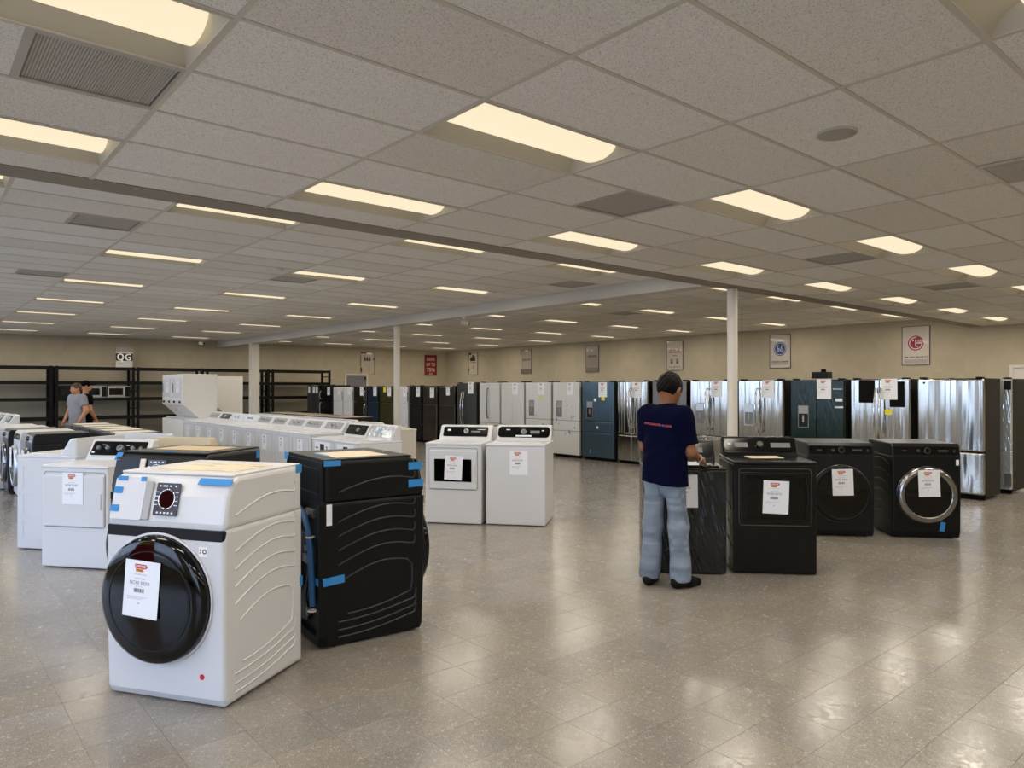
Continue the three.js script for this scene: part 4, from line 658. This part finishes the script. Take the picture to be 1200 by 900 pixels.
// ------------------------------------------------------------------ people: distance fields meshed with surface nets
function nets(f, lo, hi, c) {
  const n = [0, 1, 2].map(k => Math.ceil((hi[k] - lo[k]) / c) + 1), [nx, ny, nz] = n, val = new Float32Array(nx * ny * nz), id = new Int32Array(nx * ny * nz).fill(-1), pos = [], idx = [];
  const at = (i, j, k) => (k * ny + j) * nx + i;
  for (let k = 0; k < nz; k++) for (let j = 0; j < ny; j++) for (let i = 0; i < nx; i++) val[at(i, j, k)] = f(lo[0] + i * c, lo[1] + j * c, lo[2] + k * c);
  for (let k = 0; k < nz - 1; k++) for (let j = 0; j < ny - 1; j++) for (let i = 0; i < nx - 1; i++) {
    let s = 0, px = 0, py = 0, pz = 0, cnt = 0; const v = [];
    for (let q = 0; q < 8; q++) { const w = val[at(i + (q & 1), j + (q >> 1 & 1), k + (q >> 2))]; v.push(w); if (w < 0) s++; }
    if (s === 0 || s === 8) continue;
    for (let a = 0; a < 8; a++) for (const b of [a ^ 1, a ^ 2, a ^ 4]) if (b > a && (v[a] < 0) !== (v[b] < 0)) { const t = v[a] / (v[a] - v[b]); px += (a & 1) + t * ((b & 1) - (a & 1)); py += (a >> 1 & 1) + t * ((b >> 1 & 1) - (a >> 1 & 1)); pz += (a >> 2) + t * ((b >> 2) - (a >> 2)); cnt++; }
    id[at(i, j, k)] = pos.length / 3; pos.push(lo[0] + (i + px / cnt) * c, lo[1] + (j + py / cnt) * c, lo[2] + (k + pz / cnt) * c);
  }
  const quad = (a, b, d, e, flip) => { if (a < 0 || b < 0 || d < 0 || e < 0) return; flip ? idx.push(a, d, b, a, e, d) : idx.push(a, b, d, a, d, e); };
  for (let k = 1; k < nz - 1; k++) for (let j = 1; j < ny - 1; j++) for (let i = 1; i < nx - 1; i++) {
    const s = val[at(i, j, k)] < 0;
    if (s !== val[at(i + 1, j, k)] < 0) quad(id[at(i, j - 1, k - 1)], id[at(i, j, k - 1)], id[at(i, j, k)], id[at(i, j - 1, k)], !s);
    if (s !== val[at(i, j + 1, k)] < 0) quad(id[at(i - 1, j, k - 1)], id[at(i, j, k - 1)], id[at(i, j, k)], id[at(i - 1, j, k)], s);
    if (s !== val[at(i, j, k + 1)] < 0) quad(id[at(i - 1, j - 1, k)], id[at(i, j - 1, k)], id[at(i, j, k)], id[at(i - 1, j, k)], !s);
  }
  const g = new THREE.BufferGeometry(), nor = new Float32Array(pos.length), uv = new Float32Array(pos.length / 3 * 2), h = c * 0.6;
  for (let p = 0; p < pos.length; p += 3) { const [x, y, z] = [pos[p], pos[p + 1], pos[p + 2]]; let a = f(x + h, y, z) - f(x - h, y, z), b = f(x, y + h, z) - f(x, y - h, z), d = f(x, y, z + h) - f(x, y, z - h); const l = Math.hypot(a, b, d) || 1; nor[p] = a / l; nor[p + 1] = b / l; nor[p + 2] = d / l; uv[p / 3 * 2] = Math.atan2(x, z) * 0.2 + x; uv[p / 3 * 2 + 1] = y; }
  g.setAttribute('position', new THREE.Float32BufferAttribute(pos, 3)); g.setAttribute('normal', new THREE.Float32BufferAttribute(nor, 3)); g.setAttribute('uv', new THREE.Float32BufferAttribute(uv, 2)); g.setIndex(idx); return g;
}
const smin = (a, b, k) => { const h = Math.max(k - Math.abs(a - b), 0) / k; return Math.min(a, b) - h * h * k * 0.25; };
function cap(x, y, z, a, b, ra, rb, sz = 1) { // tapered capsule; sz < 1 flattens it front to back
  const X = x, Y = y, Z = z / sz, ax = a[0], ay = a[1], az = a[2] / sz, bX = b[0] - ax, bY = b[1] - ay, bZ = b[2] / sz - az, px = X - ax, py = Y - ay, pz = Z - az, t = Math.max(0, Math.min(1, (px * bX + py * bY + pz * bZ) / (bX * bX + bY * bY + bZ * bZ || 1e-9)));
  return (Math.hypot(px - bX * t, py - bY * t, pz - bZ * t) - (ra + (rb - ra) * t)) * Math.min(1, sz);
}
const ell = (x, y, z, c, r) => { const a = (x - c[0]) / r[0], b = (y - c[1]) / r[1], d = (z - c[2]) / r[2], l = Math.hypot(a, b, d); return (l - 1) * Math.min(...r); };
function hand(wrist, dir, palmN, curl, left) {              // palm, four fingers and a thumb; own fine grid
  const d = V3(...dir).normalize(), n = V3(...palmN).addScaledVector(d, -V3(...palmN).dot(d)).normalize(), s = V3().crossVectors(d, n).multiplyScalar(left ? 1 : -1), w = V3(...wrist), P = (a, b, c) => w.clone().addScaledVector(d, a).addScaledVector(s, b).addScaledVector(n, c).toArray();
  const bones = [[P(0, 0, 0), P(0.05, 0.012, 0), 0.024, 0.026], [P(0, 0, 0), P(0.05, -0.014, 0), 0.022, 0.022], [P(0.05, 0.02, 0), P(0.075, 0.024, 0), 0.018, 0.012], [P(0.05, -0.02, 0), P(0.07, -0.024, 0), 0.018, 0.012]];
  [[0.027, 0.072], [0.009, 0.08], [-0.009, 0.075], [-0.026, 0.06]].forEach(([o, l], k) => { let a = 0.075, c = 0, an = 0.15; let p = P(0.07, o, 0); for (const [f, r] of [[0.45, 0.0088], [0.3, 0.0082], [0.25, 0.0074]]) { an += curl * 0.75; a += Math.cos(an) * l * f; c += Math.sin(an) * l * f; const q = P(a, o * 1.08, c); bones.push([p, q, r, r * 0.95]); p = q; } });
  let p = P(0.02, 0.024, 0.006); for (const q of [P(0.045, 0.046, 0.018), P(0.068, 0.05, 0.03), P(0.086, 0.044, 0.038)]) { bones.push([p, q, 0.0115, 0.0095]); p = q; }
  return { bones, f: (x, y, z) => { let v = 1; for (let k = 0; k < 4; k++) v = smin(v, cap(x, y, z, ...bones[k]), 0.014); for (let k = 4; k < bones.length; k++) v = k < 16 && (k - 4) % 3 ? Math.min(v, cap(x, y, z, ...bones[k])) : smin(v, cap(x, y, z, ...bones[k]), 0.006); return v; } };
}
function person(label, x, z, deg, P) {
  const o = thing('person', label, 'person', x, 0, z, deg);
  const s = P.scale ?? 1, J = P.joints, cell = P.cell, hd = P.head, rot = V3(...(P.look ?? [0, 0, 1])).normalize();
  const yaw = Math.atan2(rot.x, rot.z), tilt = P.tilt ?? 0, cyw = Math.cos(yaw), syw = Math.sin(yaw), ct = Math.cos(tilt), st = Math.sin(tilt);
  const H = (X, Y, Z) => { const hs = P.hs ?? 1, a = (X - hd[0]) / hs, b = (Y - hd[1]) / hs, c = (Z - hd[2]) / hs, lx = a * cyw - c * syw, lz0 = a * syw + c * cyw; return [lx, b * ct + lz0 * st, -b * st + lz0 * ct]; };
  const headF = (X, Y, Z) => { const [a, b, c] = H(X, Y, Z); let v = ell(a, b, c, [0, 0.015, -0.012], [0.077, 0.1, 0.096]); v = smin(v, ell(a, b, c, [0, -0.055, 0.03], [0.056, 0.06, 0.062]), 0.05); v = smin(v, cap(a, b, c, [0, 0.0, 0.088], [0, -0.032, 0.108], 0.01, 0.016), 0.02);
    v = smin(v, cap(a, b, c, [-0.03, 0.03, 0.078], [0.03, 0.03, 0.078], 0.016, 0.016), 0.02); for (const e of [-1, 1]) { v = Math.max(v, -ell(a, b, c, [e * 0.031, 0.008, 0.093], [0.017, 0.011, 0.015])); v = smin(v, ell(a, b, c, [e * 0.031, 0.007, 0.08], [0.014, 0.011, 0.013]), 0.004); v = smin(v, ell(a, b, c, [e * 0.08, -0.005, -0.005], [0.011, 0.032, 0.019]), 0.008); }
    v = Math.max(v, -ell(a, b, c, [0, -0.062, 0.094], [0.024, 0.003, 0.012])); v = smin(v, cap(a, b, c, [-0.016, -0.07, 0.083], [0.016, -0.07, 0.083], 0.007, 0.007), 0.008); return v; };
  const arm = (X, Y, Z, e) => { const A = J[e ? 'shL' : 'shR'], B = J[e ? 'elL' : 'elR'], C = J[e ? 'wrL' : 'wrR'], k = P.bulk ?? 1; return smin(cap(X, Y, Z, A, B, 0.054 * k, 0.043 * k), cap(X, Y, Z, B, C, 0.043 * k, 0.027 * k), 0.03); };
  const hands = [hand(J.wrR, P.dirR, P.palmR, P.curl ?? 0.5, false), hand(J.wrL, P.dirL, P.palmL, P.curl ?? 0.5, true)];
  const tors = (X, Y, Z, g, y0 = 0.93, w = P.waist ?? 0.155) => { let v = cap(X, Y, Z, [J.hip[0], y0, J.hip[2]], J.chest, w + g + (P.belly ?? 0), (P.chestR ?? 0.175) + g, P.flat ?? 0.68); v = smin(v, cap(X, Y, Z, [J.shR[0] * 0.78, J.shR[1] - 0.015, J.shR[2]], [J.shL[0] * 0.78, J.shL[1] - 0.015, J.shL[2]], 0.075 + g, 0.075 + g), 0.1); return v; };
  const neck = (X, Y, Z, g = 0) => cap(X, Y, Z, [J.neck[0], J.neck[1] - 0.04, J.neck[2]], [hd[0], hd[1] - 0.06, hd[2] - 0.02], 0.062 + g, 0.054 + g);
  const leg = (X, Y, Z, e, g, r) => smin(cap(X, Y, Z, J[e ? 'hpL' : 'hpR'], J[e ? 'knL' : 'knR'], r[0] + g, r[1] + g), cap(X, Y, Z, J[e ? 'knL' : 'knR'], J[e ? 'anL' : 'anR'], r[1] + g, r[2] + g), 0.04);
  const bodyF = (X, Y, Z) => { let v = smin(tors(X, Y, Z, -0.012), neck(X, Y, Z), 0.05); v = smin(v, arm(X, Y, Z, 0), 0.05); v = smin(v, arm(X, Y, Z, 1), 0.05); v = smin(v, leg(X, Y, Z, 0, 0, [0.078, 0.055, 0.035]), 0.05); return smin(v, leg(X, Y, Z, 1, 0, [0.078, 0.055, 0.035]), 0.05); };
  const full = (X, Y, Z) => smin(bodyF(X, Y, Z), Y > hd[1] - 0.16 ? headF(X, Y, Z) : 1, 0.02);
  const xs = Object.values(J).map(j => j[0]), zs = Object.values(J).map(j => j[2]);
  const lo = [Math.min(...xs) - 0.16, 0, Math.min(...zs) - 0.2], hi = [Math.max(...xs) + 0.16, hd[1] - 0.1, Math.max(...zs) + 0.2];
  const gs = [nets(bodyF, lo, hi, cell), nets((X, Y, Z) => Math.max(smin(headF(X, Y, Z), neck(X, Y, Z), 0.03), hd[1] - 0.115 - Y), [hd[0] - 0.17, hd[1] - 0.13, hd[2] - 0.19], [hd[0] + 0.17, hd[1] + 0.17, hd[2] + 0.19], cell * 0.42)];
  for (const [k, h] of hands.entries()) { const w = k ? J.wrL : J.wrR, a = k ? J.elL : J.elR; gs.push(nets((X, Y, Z) => smin(h.f(X, Y, Z), cap(X, Y, Z, [w[0] + (a[0] - w[0]) * 0.12, w[1] + (a[1] - w[1]) * 0.12, w[2] + (a[2] - w[2]) * 0.12], w, 0.0285, 0.025), 0.012), w.map(v => v - 0.17), w.map(v => v + 0.17), P.handCell ?? 0.004)); }
  part('body', gs, P.skin, o);
  const shirtF = (X, Y, Z) => { let v = tors(X, Y, Z, 0.014, 0.76, P.hemR ?? 0.19); for (const e of [0, 1]) { const A = J[e ? 'shL' : 'shR'], B = J[e ? 'elL' : 'elR'], t = P.sleeve ?? 0.72, E = A.map((q, i) => q + (B[i] - q) * (t + 0.06)), ax = B.map((q, i) => q - A[i]), L = Math.hypot(...ax); const along = ((X - A[0]) * ax[0] + (Y - A[1]) * ax[1] + (Z - A[2]) * ax[2]) / L; v = smin(v, Math.max(cap(X, Y, Z, A, E, 0.073 * (P.bulk ?? 1), 0.068 * (P.bulk ?? 1)), along - t * L), 0.05); }
    if (P.collar) v = smin(v, Math.max(neck(X, Y, Z, 0.012), Y - J.neck[1] - 0.035), 0.02); else v = smin(v, Math.max(neck(X, Y, Z, 0.008), Y - J.neck[1] + 0.01), 0.02);
    const w = 0.0035 * Math.sin(X * 34 + Y * 21 + Math.sin(Y * 17) * 2) * (P.wr ?? 1); return Math.max(v + w, (P.hem ?? 0.83) + 0.015 * Math.sin(X * 9) - Y); };
  const shirt = part('shirt', nets(shirtF, [lo[0], (P.hem ?? 0.83) - 0.05, lo[2]], [hi[0], hd[1], hi[2]], cell), P.shirt, o, P.shirtLabel);
  const jeansF = (X, Y, Z) => { const r = P.legs ?? [0.098, 0.084, 0.088]; let v = smin(leg(X, Y, Z, 0, 0, r), leg(X, Y, Z, 1, 0, r), 0.03); v = smin(v, cap(X, Y, Z, [J.hip[0] - 0.045, 0.88, J.hip[2] - 0.01], [J.hip[0] + 0.045, 0.88, J.hip[2] - 0.01], 0.118, 0.118, 0.85), 0.05); v += 0.0022 * Math.sin(Y * 48 + X * 34 + Math.sin(Z * 40) * 1.5) * Math.max(0, 0.6 - Math.abs(Y - 0.45) * 1.2) + 0.003 * Math.sin(X * 50 + Y * 15); return Math.max(v, Y - 0.98, (P.cuff ?? 0.05) + 0.02 * (Z - J.anR[2]) - Y); };
  const jeans = part('trousers', nets(jeansF, [lo[0], 0, lo[2]], [hi[0], 1.02, hi[2]], cell), P.trousers, o, P.trouserLabel);
  for (const e of [0, 1]) { const a = J[e ? 'anL' : 'anR'], t = P.toe[e], f = (X, Y, Z) => { const u = V3(t[0], 0, t[1]).normalize(), q = (d, h) => [a[0] + u.x * d, h, a[2] + u.z * d]; let v = smin(cap(X, Y, Z, q(-0.05, 0.045), q(0.08, 0.04), 0.045, 0.048), cap(X, Y, Z, q(0.08, 0.04), q(0.17, 0.03), 0.048, 0.036), 0.03); v = smin(v, cap(X, Y, Z, q(-0.02, 0.07), q(0.02, 0.1), 0.045, 0.042), 0.04); return Math.max(v, 0.001 - Y); }; part('shoe', nets(f, [a[0] - 0.26, -0.02, a[2] - 0.26], [a[0] + 0.26, 0.17, a[2] + 0.26], cell * 0.6), m.shoe, o); }
  const hairF = (X, Y, Z) => { const [a, b, c] = H(X, Y, Z); let v = ell(a, b, c, [0, 0.022, -0.018], [0.086, 0.107, 0.106]); const line = P.cap ? 0.045 : Math.min(b + 0.075 + c * 0.15, 9); v = Math.max(v, P.cap ? -0.005 - b - Math.max(0, c) * 0.5 : Math.max(-(b + 0.055 - Math.max(0, c + 0.0) * 1.25), Math.abs(a) > 0.06 && b < 0.0 && c > -0.02 ? 0.01 : -1)); if (P.cap) v = Math.min(v, Math.max(ell(a, b, c, [0, 0.035, 0.09], [0.07, 0.014, 0.085]), -1)); return v + 0.002 * Math.sin(a * 160 + b * 90) * Math.sin(c * 140); };
  part(P.cap ? 'cap' : 'hair', nets(hairF, [hd[0] - 0.2, hd[1] - 0.16, hd[2] - 0.2], [hd[0] + 0.2, hd[1] + 0.18, hd[2] + 0.2], cell * 0.45), P.cap ? m.teeBlack : P.hair, o, P.cap ? 'black baseball cap' : undefined);
  return { o, shirt, jeans, shirtF, jeansF, J };
}
function onBack(f, x0, y0, w, h, nx, ny, zFrom, sgn, skew = 0) {  // cloth patch laid on a surface seen along z
  const g = new THREE.PlaneGeometry(w, h, nx, ny), p = g.attributes.position;
  for (let k = 0; k < p.count; k++) { const X = x0 + p.getX(k), Y = y0 + p.getY(k) + skew * p.getX(k); let z = zFrom; for (let q = 0; q < 60; q++) { const d = f(X, Y, z); if (d < 0.003) break; z += sgn * Math.max(0.001, d * 0.6); } p.setXYZ(k, X, Y, z); }
  if (sgn > 0) { const uv = g.attributes.uv; for (let k = 0; k < uv.count; k++) uv.setX(k, 1 - uv.getX(k)); const ix = g.index.array; for (let k = 0; k < ix.length; k += 3) [ix[k], ix[k + 1]] = [ix[k + 1], ix[k]]; }
  g.computeVertexNormals(); return g;
}
{ // salesman at the wrapped washer, back to the camera
  const J = { hip: [0, 0.93, 0], chest: [0, 1.26, 0.02], neck: [0, 1.455, 0.03], shR: [-0.158, 1.395, 0.03], shL: [0.158, 1.4, 0.01], elR: [-0.215, 1.1, 0.03], wrR: [-0.2, 1.02, 0.27], elL: [0.21, 1.12, 0.1], wrL: [0.06, 1.05, 0.3], hpR: [-0.085, 0.88, 0], hpL: [0.085, 0.88, 0], knR: [-0.11, 0.49, 0.02], knL: [0.1, 0.49, 0.0], anR: [-0.145, 0.09, -0.02], anL: [0.11, 0.09, -0.05] };
  const q = person('man in navy polo shirt and light blue jeans standing at the wrapped washer, back turned', 4.80, -3.70, 106, { joints: J, cell: 0.012, head: [-0.02, 1.602, 0.07], look: [-0.25, 0, 1], tilt: 0.5, skin: m.skin, hair: m.hair, shirt: m.polo, trousers: m.jeans, shirtLabel: 'navy blue polo shirt with printed lettering across the back', trouserLabel: 'faded light blue jeans', collar: true, hem: 0.835, cuff: 0.055, dirR: [0.1, -0.12, 1], palmR: [0.35, -1, 0], dirL: [-0.5, -0.15, 0.8], palmL: [-0.3, -1, 0.2], curl: 0.45, toe: [[-0.55, 1], [0.15, 1]], sleeve: 0.8, belly: 0.0, waist: 0.15, chestR: 0.158, flat: 0.76, hemR: 0.19, hs: 1.14, legs: [0.083, 0.08, 0.086] });
  const print = MP(0xffffff, 0.95, { specularIntensity: 0.15, map: canvasTex(512, 40, g => { line(g, 0, 0, 512, 40, '#070a26'); const words = [['APPLIANCES', '#d0606c', 0, 330], ['4', '#5a8ad0', 340, 30], ['LESS', '#d0606c', 378, 132]]; g.font = 'bold 36px sans-serif'; g.textAlign = 'left'; for (const [t, c, x, w] of words) { g.save(); g.translate(x, 33); g.scale(w / Math.max(1, g.measureText(t).width), 1); g.fillStyle = c; g.fillText(t, 0, 0); g.restore(); } }) });
  part('back_print', onBack(q.shirtF, 0.02, 1.32, 0.24, 0.026, 24, 2, -0.4, 1, 0.1), print, q.shirt, 'red and blue lettering');
  for (const s of [-1, 1]) part('back_pocket', onBack(q.jeansF, s * 0.085, 0.80, 0.12, 0.12, 8, 8, -0.4, 1), MS(0x7d8fa3, 0.9), q.jeans);
  part('bracelet', new THREE.TorusGeometry(0.03, 0.005, 8, 24).rotateX(0.3).translate(-0.202, 1.03, 0.24), m.offwhite, q.o);
  const ph = thing('phone', 'dark mobile phone in the hand of the man in navy', 'phone', 4.80, 0, -3.70, 106); part('case', bx(0.072, 0.008, 0.15, -0.185, 0.951, 0.44, 0.003), m.blackSatin, ph); part('screen', bx(0.066, 0.001, 0.14, -0.185, 0.9555, 0.44), m.glassBlack, ph);
}
{ // two men far back by the shelving
  const J = { hip: [0, 0.93, 0], chest: [0, 1.26, 0.01], neck: [0, 1.46, 0.0], shR: [-0.2, 1.4, 0], shL: [0.2, 1.4, 0], elR: [-0.29, 1.12, 0.0], wrR: [-0.25, 0.92, 0.13], elL: [0.3, 1.12, -0.02], wrL: [0.27, 0.9, 0.12], hpR: [-0.1, 0.88, 0], hpL: [0.1, 0.88, 0], knR: [-0.11, 0.49, 0.03], knL: [0.11, 0.49, 0.0], anR: [-0.12, 0.1, -0.02], anL: [0.12, 0.1, -0.02] };
  const com = { joints: J, cell: 0.02, handCell: 0.007, head: [0, 1.6, 0.03], dirR: [0, -1, 0.3], palmR: [1, 0, 0], dirL: [0, -1, 0.3], palmL: [-1, 0, 0], toe: [[-0.2, 1], [0.2, 1]], curl: 0.4, trousers: m.trousers, skin: m.skin2, bulk: 1.12, belly: 0.01, sleeve: 0.6 };
  person('man in grey T-shirt with short brown hair near the back shelving', 2.9, -17.9, -70, { ...com, look: [0, 0, 1], hair: m.hairBrown, shirt: m.teeGrey, shirtLabel: 'heather grey T-shirt' });
  person('man in black T-shirt and cap standing behind the one in grey', 3.16, -18.55, 100, { ...com, head: [0, 1.66, 0.03], look: [-0.4, 0, 1], cap: true, hair: m.hair, shirt: m.teeBlack, shirtLabel: 'black T-shirt' });
}

// ------------------------------------------------------------------ posters and signs
{
  const W = 0.65, H = 0.975, film = { roughness: 0.22, bumpMap: wrapBump, bumpScale: 0.004, clearcoat: 0.6, clearcoatRoughness: 0.05 };
  const poster = (label, x, y, z, deg, draw, w = W, h = H, filmed = true) => {
    const o = thing('poster', label, 'poster', x, y, z, deg), mt = new THREE.MeshPhysicalMaterial({ map: canvasTex(256, Math.round(256 * h / w), draw), ...(filmed ? film : { roughness: 0.5 }) });
    part('sheet', bx(w - 0.02, h - 0.02, 0.012, 0, 0, 0.008), mt, o); part('poster_frame', frameGeo(w, h, 0.006, 0.014, 0.02, 0, 0, 0), m.hardware, o);
  };
  const Y = 2.671, X = X1 - 0.002;
  const bg = (g, w, h, c) => line(g, 0, 0, w, h, c);
  poster('poster with large round dark red emblem on the side wall', X, Y, -7.085, -90, (g, w, h) => { bg(g, w, h, '#cfc3b8'); g.fillStyle = '#8f1231'; g.beginPath(); g.arc(128, 168, 74, 0, 6.3); g.fill(); g.strokeStyle = '#f1dfe0'; g.lineWidth = 9; g.beginPath(); g.arc(128, 168, 58, -0.05, Math.PI * 1.55); g.stroke(); g.beginPath(); g.moveTo(130, 168); g.lineTo(186, 168); g.stroke(); g.beginPath(); g.moveTo(128, 130); g.lineTo(128, 200); g.lineTo(152, 200); g.stroke(); g.fillStyle = '#f1dfe0'; g.beginPath(); g.arc(102, 140, 9, 0, 6.3); g.fill(); scribble(g, 24, 300, 208, 14, '#4b4640', 8); line(g, 18, 330, 220, 40, '#b3a79b'); });
  poster('poster with blue round script monogram on the side wall', X, Y, -10.7, -90, (g, w, h) => { bg(g, w, h, '#c8bfb6'); g.fillStyle = '#27467e'; g.beginPath(); g.arc(128, 166, 80, 0, 6.3); g.fill(); g.strokeStyle = '#c5cede'; g.lineWidth = 7; g.beginPath(); g.arc(128, 166, 68, 0, 6.3); g.stroke(); g.lineWidth = 8; g.lineCap = 'round'; g.beginPath(); g.moveTo(118, 134); g.bezierCurveTo(96, 116, 84, 150, 104, 160); g.bezierCurveTo(126, 158, 122, 196, 100, 200); g.bezierCurveTo(78, 196, 92, 168, 118, 166); g.stroke(); g.beginPath(); g.moveTo(164, 136); g.bezierCurveTo(150, 116, 130, 142, 150, 160); g.bezierCurveTo(126, 166, 130, 206, 156, 198); g.bezierCurveTo(176, 190, 166, 170, 150, 178); g.stroke(); line(g, 20, 300, 216, 50, '#a89c92'); line(g, 30, 310, 90, 6, '#6a6058'); line(g, 150, 310, 80, 6, '#5b534c'); });
  poster('poster with red lettering and small appliance pictures on the side wall', X, Y, -14.38, -90, (g, w, h) => { bg(g, w, h, '#c9c2b6'); scribble(g, 36, 104, 184, 26, '#a32024', 12); scribble(g, 36, 138, 184, 20, '#b5383a', 13); for (const x of [60, 150]) { line(g, x, 236, 40, 64, '#746b60'); line(g, x + 6, 246, 28, 20, '#aaa094'); } scribble(g, 92, 186, 72, 12, '#5d554c', 14); scribble(g, 24, 334, 208, 14, '#6d655c', 15); });
  poster('plain grey poster with one dark line of lettering on the side wall', X, Y, -18.04, -90, (g, w, h) => { bg(g, w, h, '#9d928a'); g.fillStyle = '#221f1e'; g.textAlign = 'center'; g.font = 'bold 40px sans-serif'; g.fillText('SAMSUNG', 128, 164, 180); line(g, 0, 320, w, 64, '#867b74'); });
  poster('narrow looking grey poster with brown lettering and clip on the side wall', X, Y, -21.67, -90, (g, w, h) => { bg(g, w, h, '#b3a79d'); g.fillStyle = '#584433'; g.textAlign = 'center'; g.font = 'bold italic 44px serif'; g.fillText('Whirlpool', 128, 172, 190); g.strokeStyle = '#6b5340'; g.lineWidth = 4; g.beginPath(); g.ellipse(128, 158, 100, 18, -0.1, 0, 6.3); g.stroke(); line(g, 0, 310, w, 74, '#7f7069'); line(g, 90, 0, 80, 22, '#f2efe8'); });
  poster('poster with black pictured appliances at its top on the side wall', X, Y, -25.19, -90, (g, w, h) => { bg(g, w, h, '#cabfae'); line(g, 0, 0, 70, 26, '#241f1b'); line(g, 60, 70, 130, 70, '#39332d'); line(g, 100, 36, 60, 60, '#4b453d'); line(g, 40, 90, 60, 50, '#221e1a'); scribble(g, 50, 156, 150, 20, '#4a4238', 16); line(g, 90, 220, 80, 60, '#bda98c'); line(g, 0, 280, 20, 36, '#1d1916'); });
  poster('white poster with red corner and black figures on the back wall', 15.08, 2.66, ZB + 0.002, 0, (g, w, h) => { bg(g, w, h, '#c4b8a8'); line(g, 0, 0, 100, 34, '#7a2322'); line(g, 110, 10, 90, 28, '#f4f0e6'); for (const x of [60, 104, 148]) { line(g, x, 100, 36, 50, '#3a3733'); line(g, x + 8, 84, 20, 18, '#3a3733'); } g.fillStyle = '#8a7a68'; for (let k = 0; k < 6; k++) line(g, 60, 190 + k * 24, 130, 6, '#ac9d8a'); line(g, 0, 270, 22, 70, '#6d2320'); line(g, 236, 100, 14, 40, '#221d1a'); });
  poster('red sale sign with large white lettering on the back wall', 18.29, 2.64, ZB + 0.002, 0, (g, w, h) => { bg(g, w, h, '#8c1f1e'); g.fillStyle = '#e6d3c2'; g.textAlign = 'center'; g.font = 'bold 78px sans-serif'; g.fillText('SAVE', 128, 100, 200); g.fillText('UP TO', 128, 194, 200); g.font = 'bold 92px sans-serif'; g.fillText('75%', 128, 296, 220); g.font = 'bold 42px sans-serif'; g.fillText('OFF', 128, 350); }, 0.66, 0.94, false);
  const qs = thing('sign_board', 'white sign with black letters QG standing on top of the shelving', 'sign', 5.62, 2.29, -26.4);
  part('board', bx(0.5, 0.66, 0.03, 0, 0.33, 0, 0.004), MS(0xffffff, 0.6, { map: canvasTex(192, 256, (g, w, h) => { line(g, 0, 0, w, h, '#c9c7c2'); line(g, 0, 0, w, 52, '#8f8c88'); line(g, 0, 74, w, 96, '#131313'); g.fillStyle = '#f1f1ee'; g.font = 'bold 120px sans-serif'; g.textAlign = 'center'; g.fillText('QG', 96, 164, 180); scribble(g, 26, 200, 140, 12, '#777', 17); }) }), qs); part('board_stand', bx(0.3, 0.012, 0.14, 0, 0.006, -0.04), m.hardware, qs);
}

renderer.render(scene, camera);
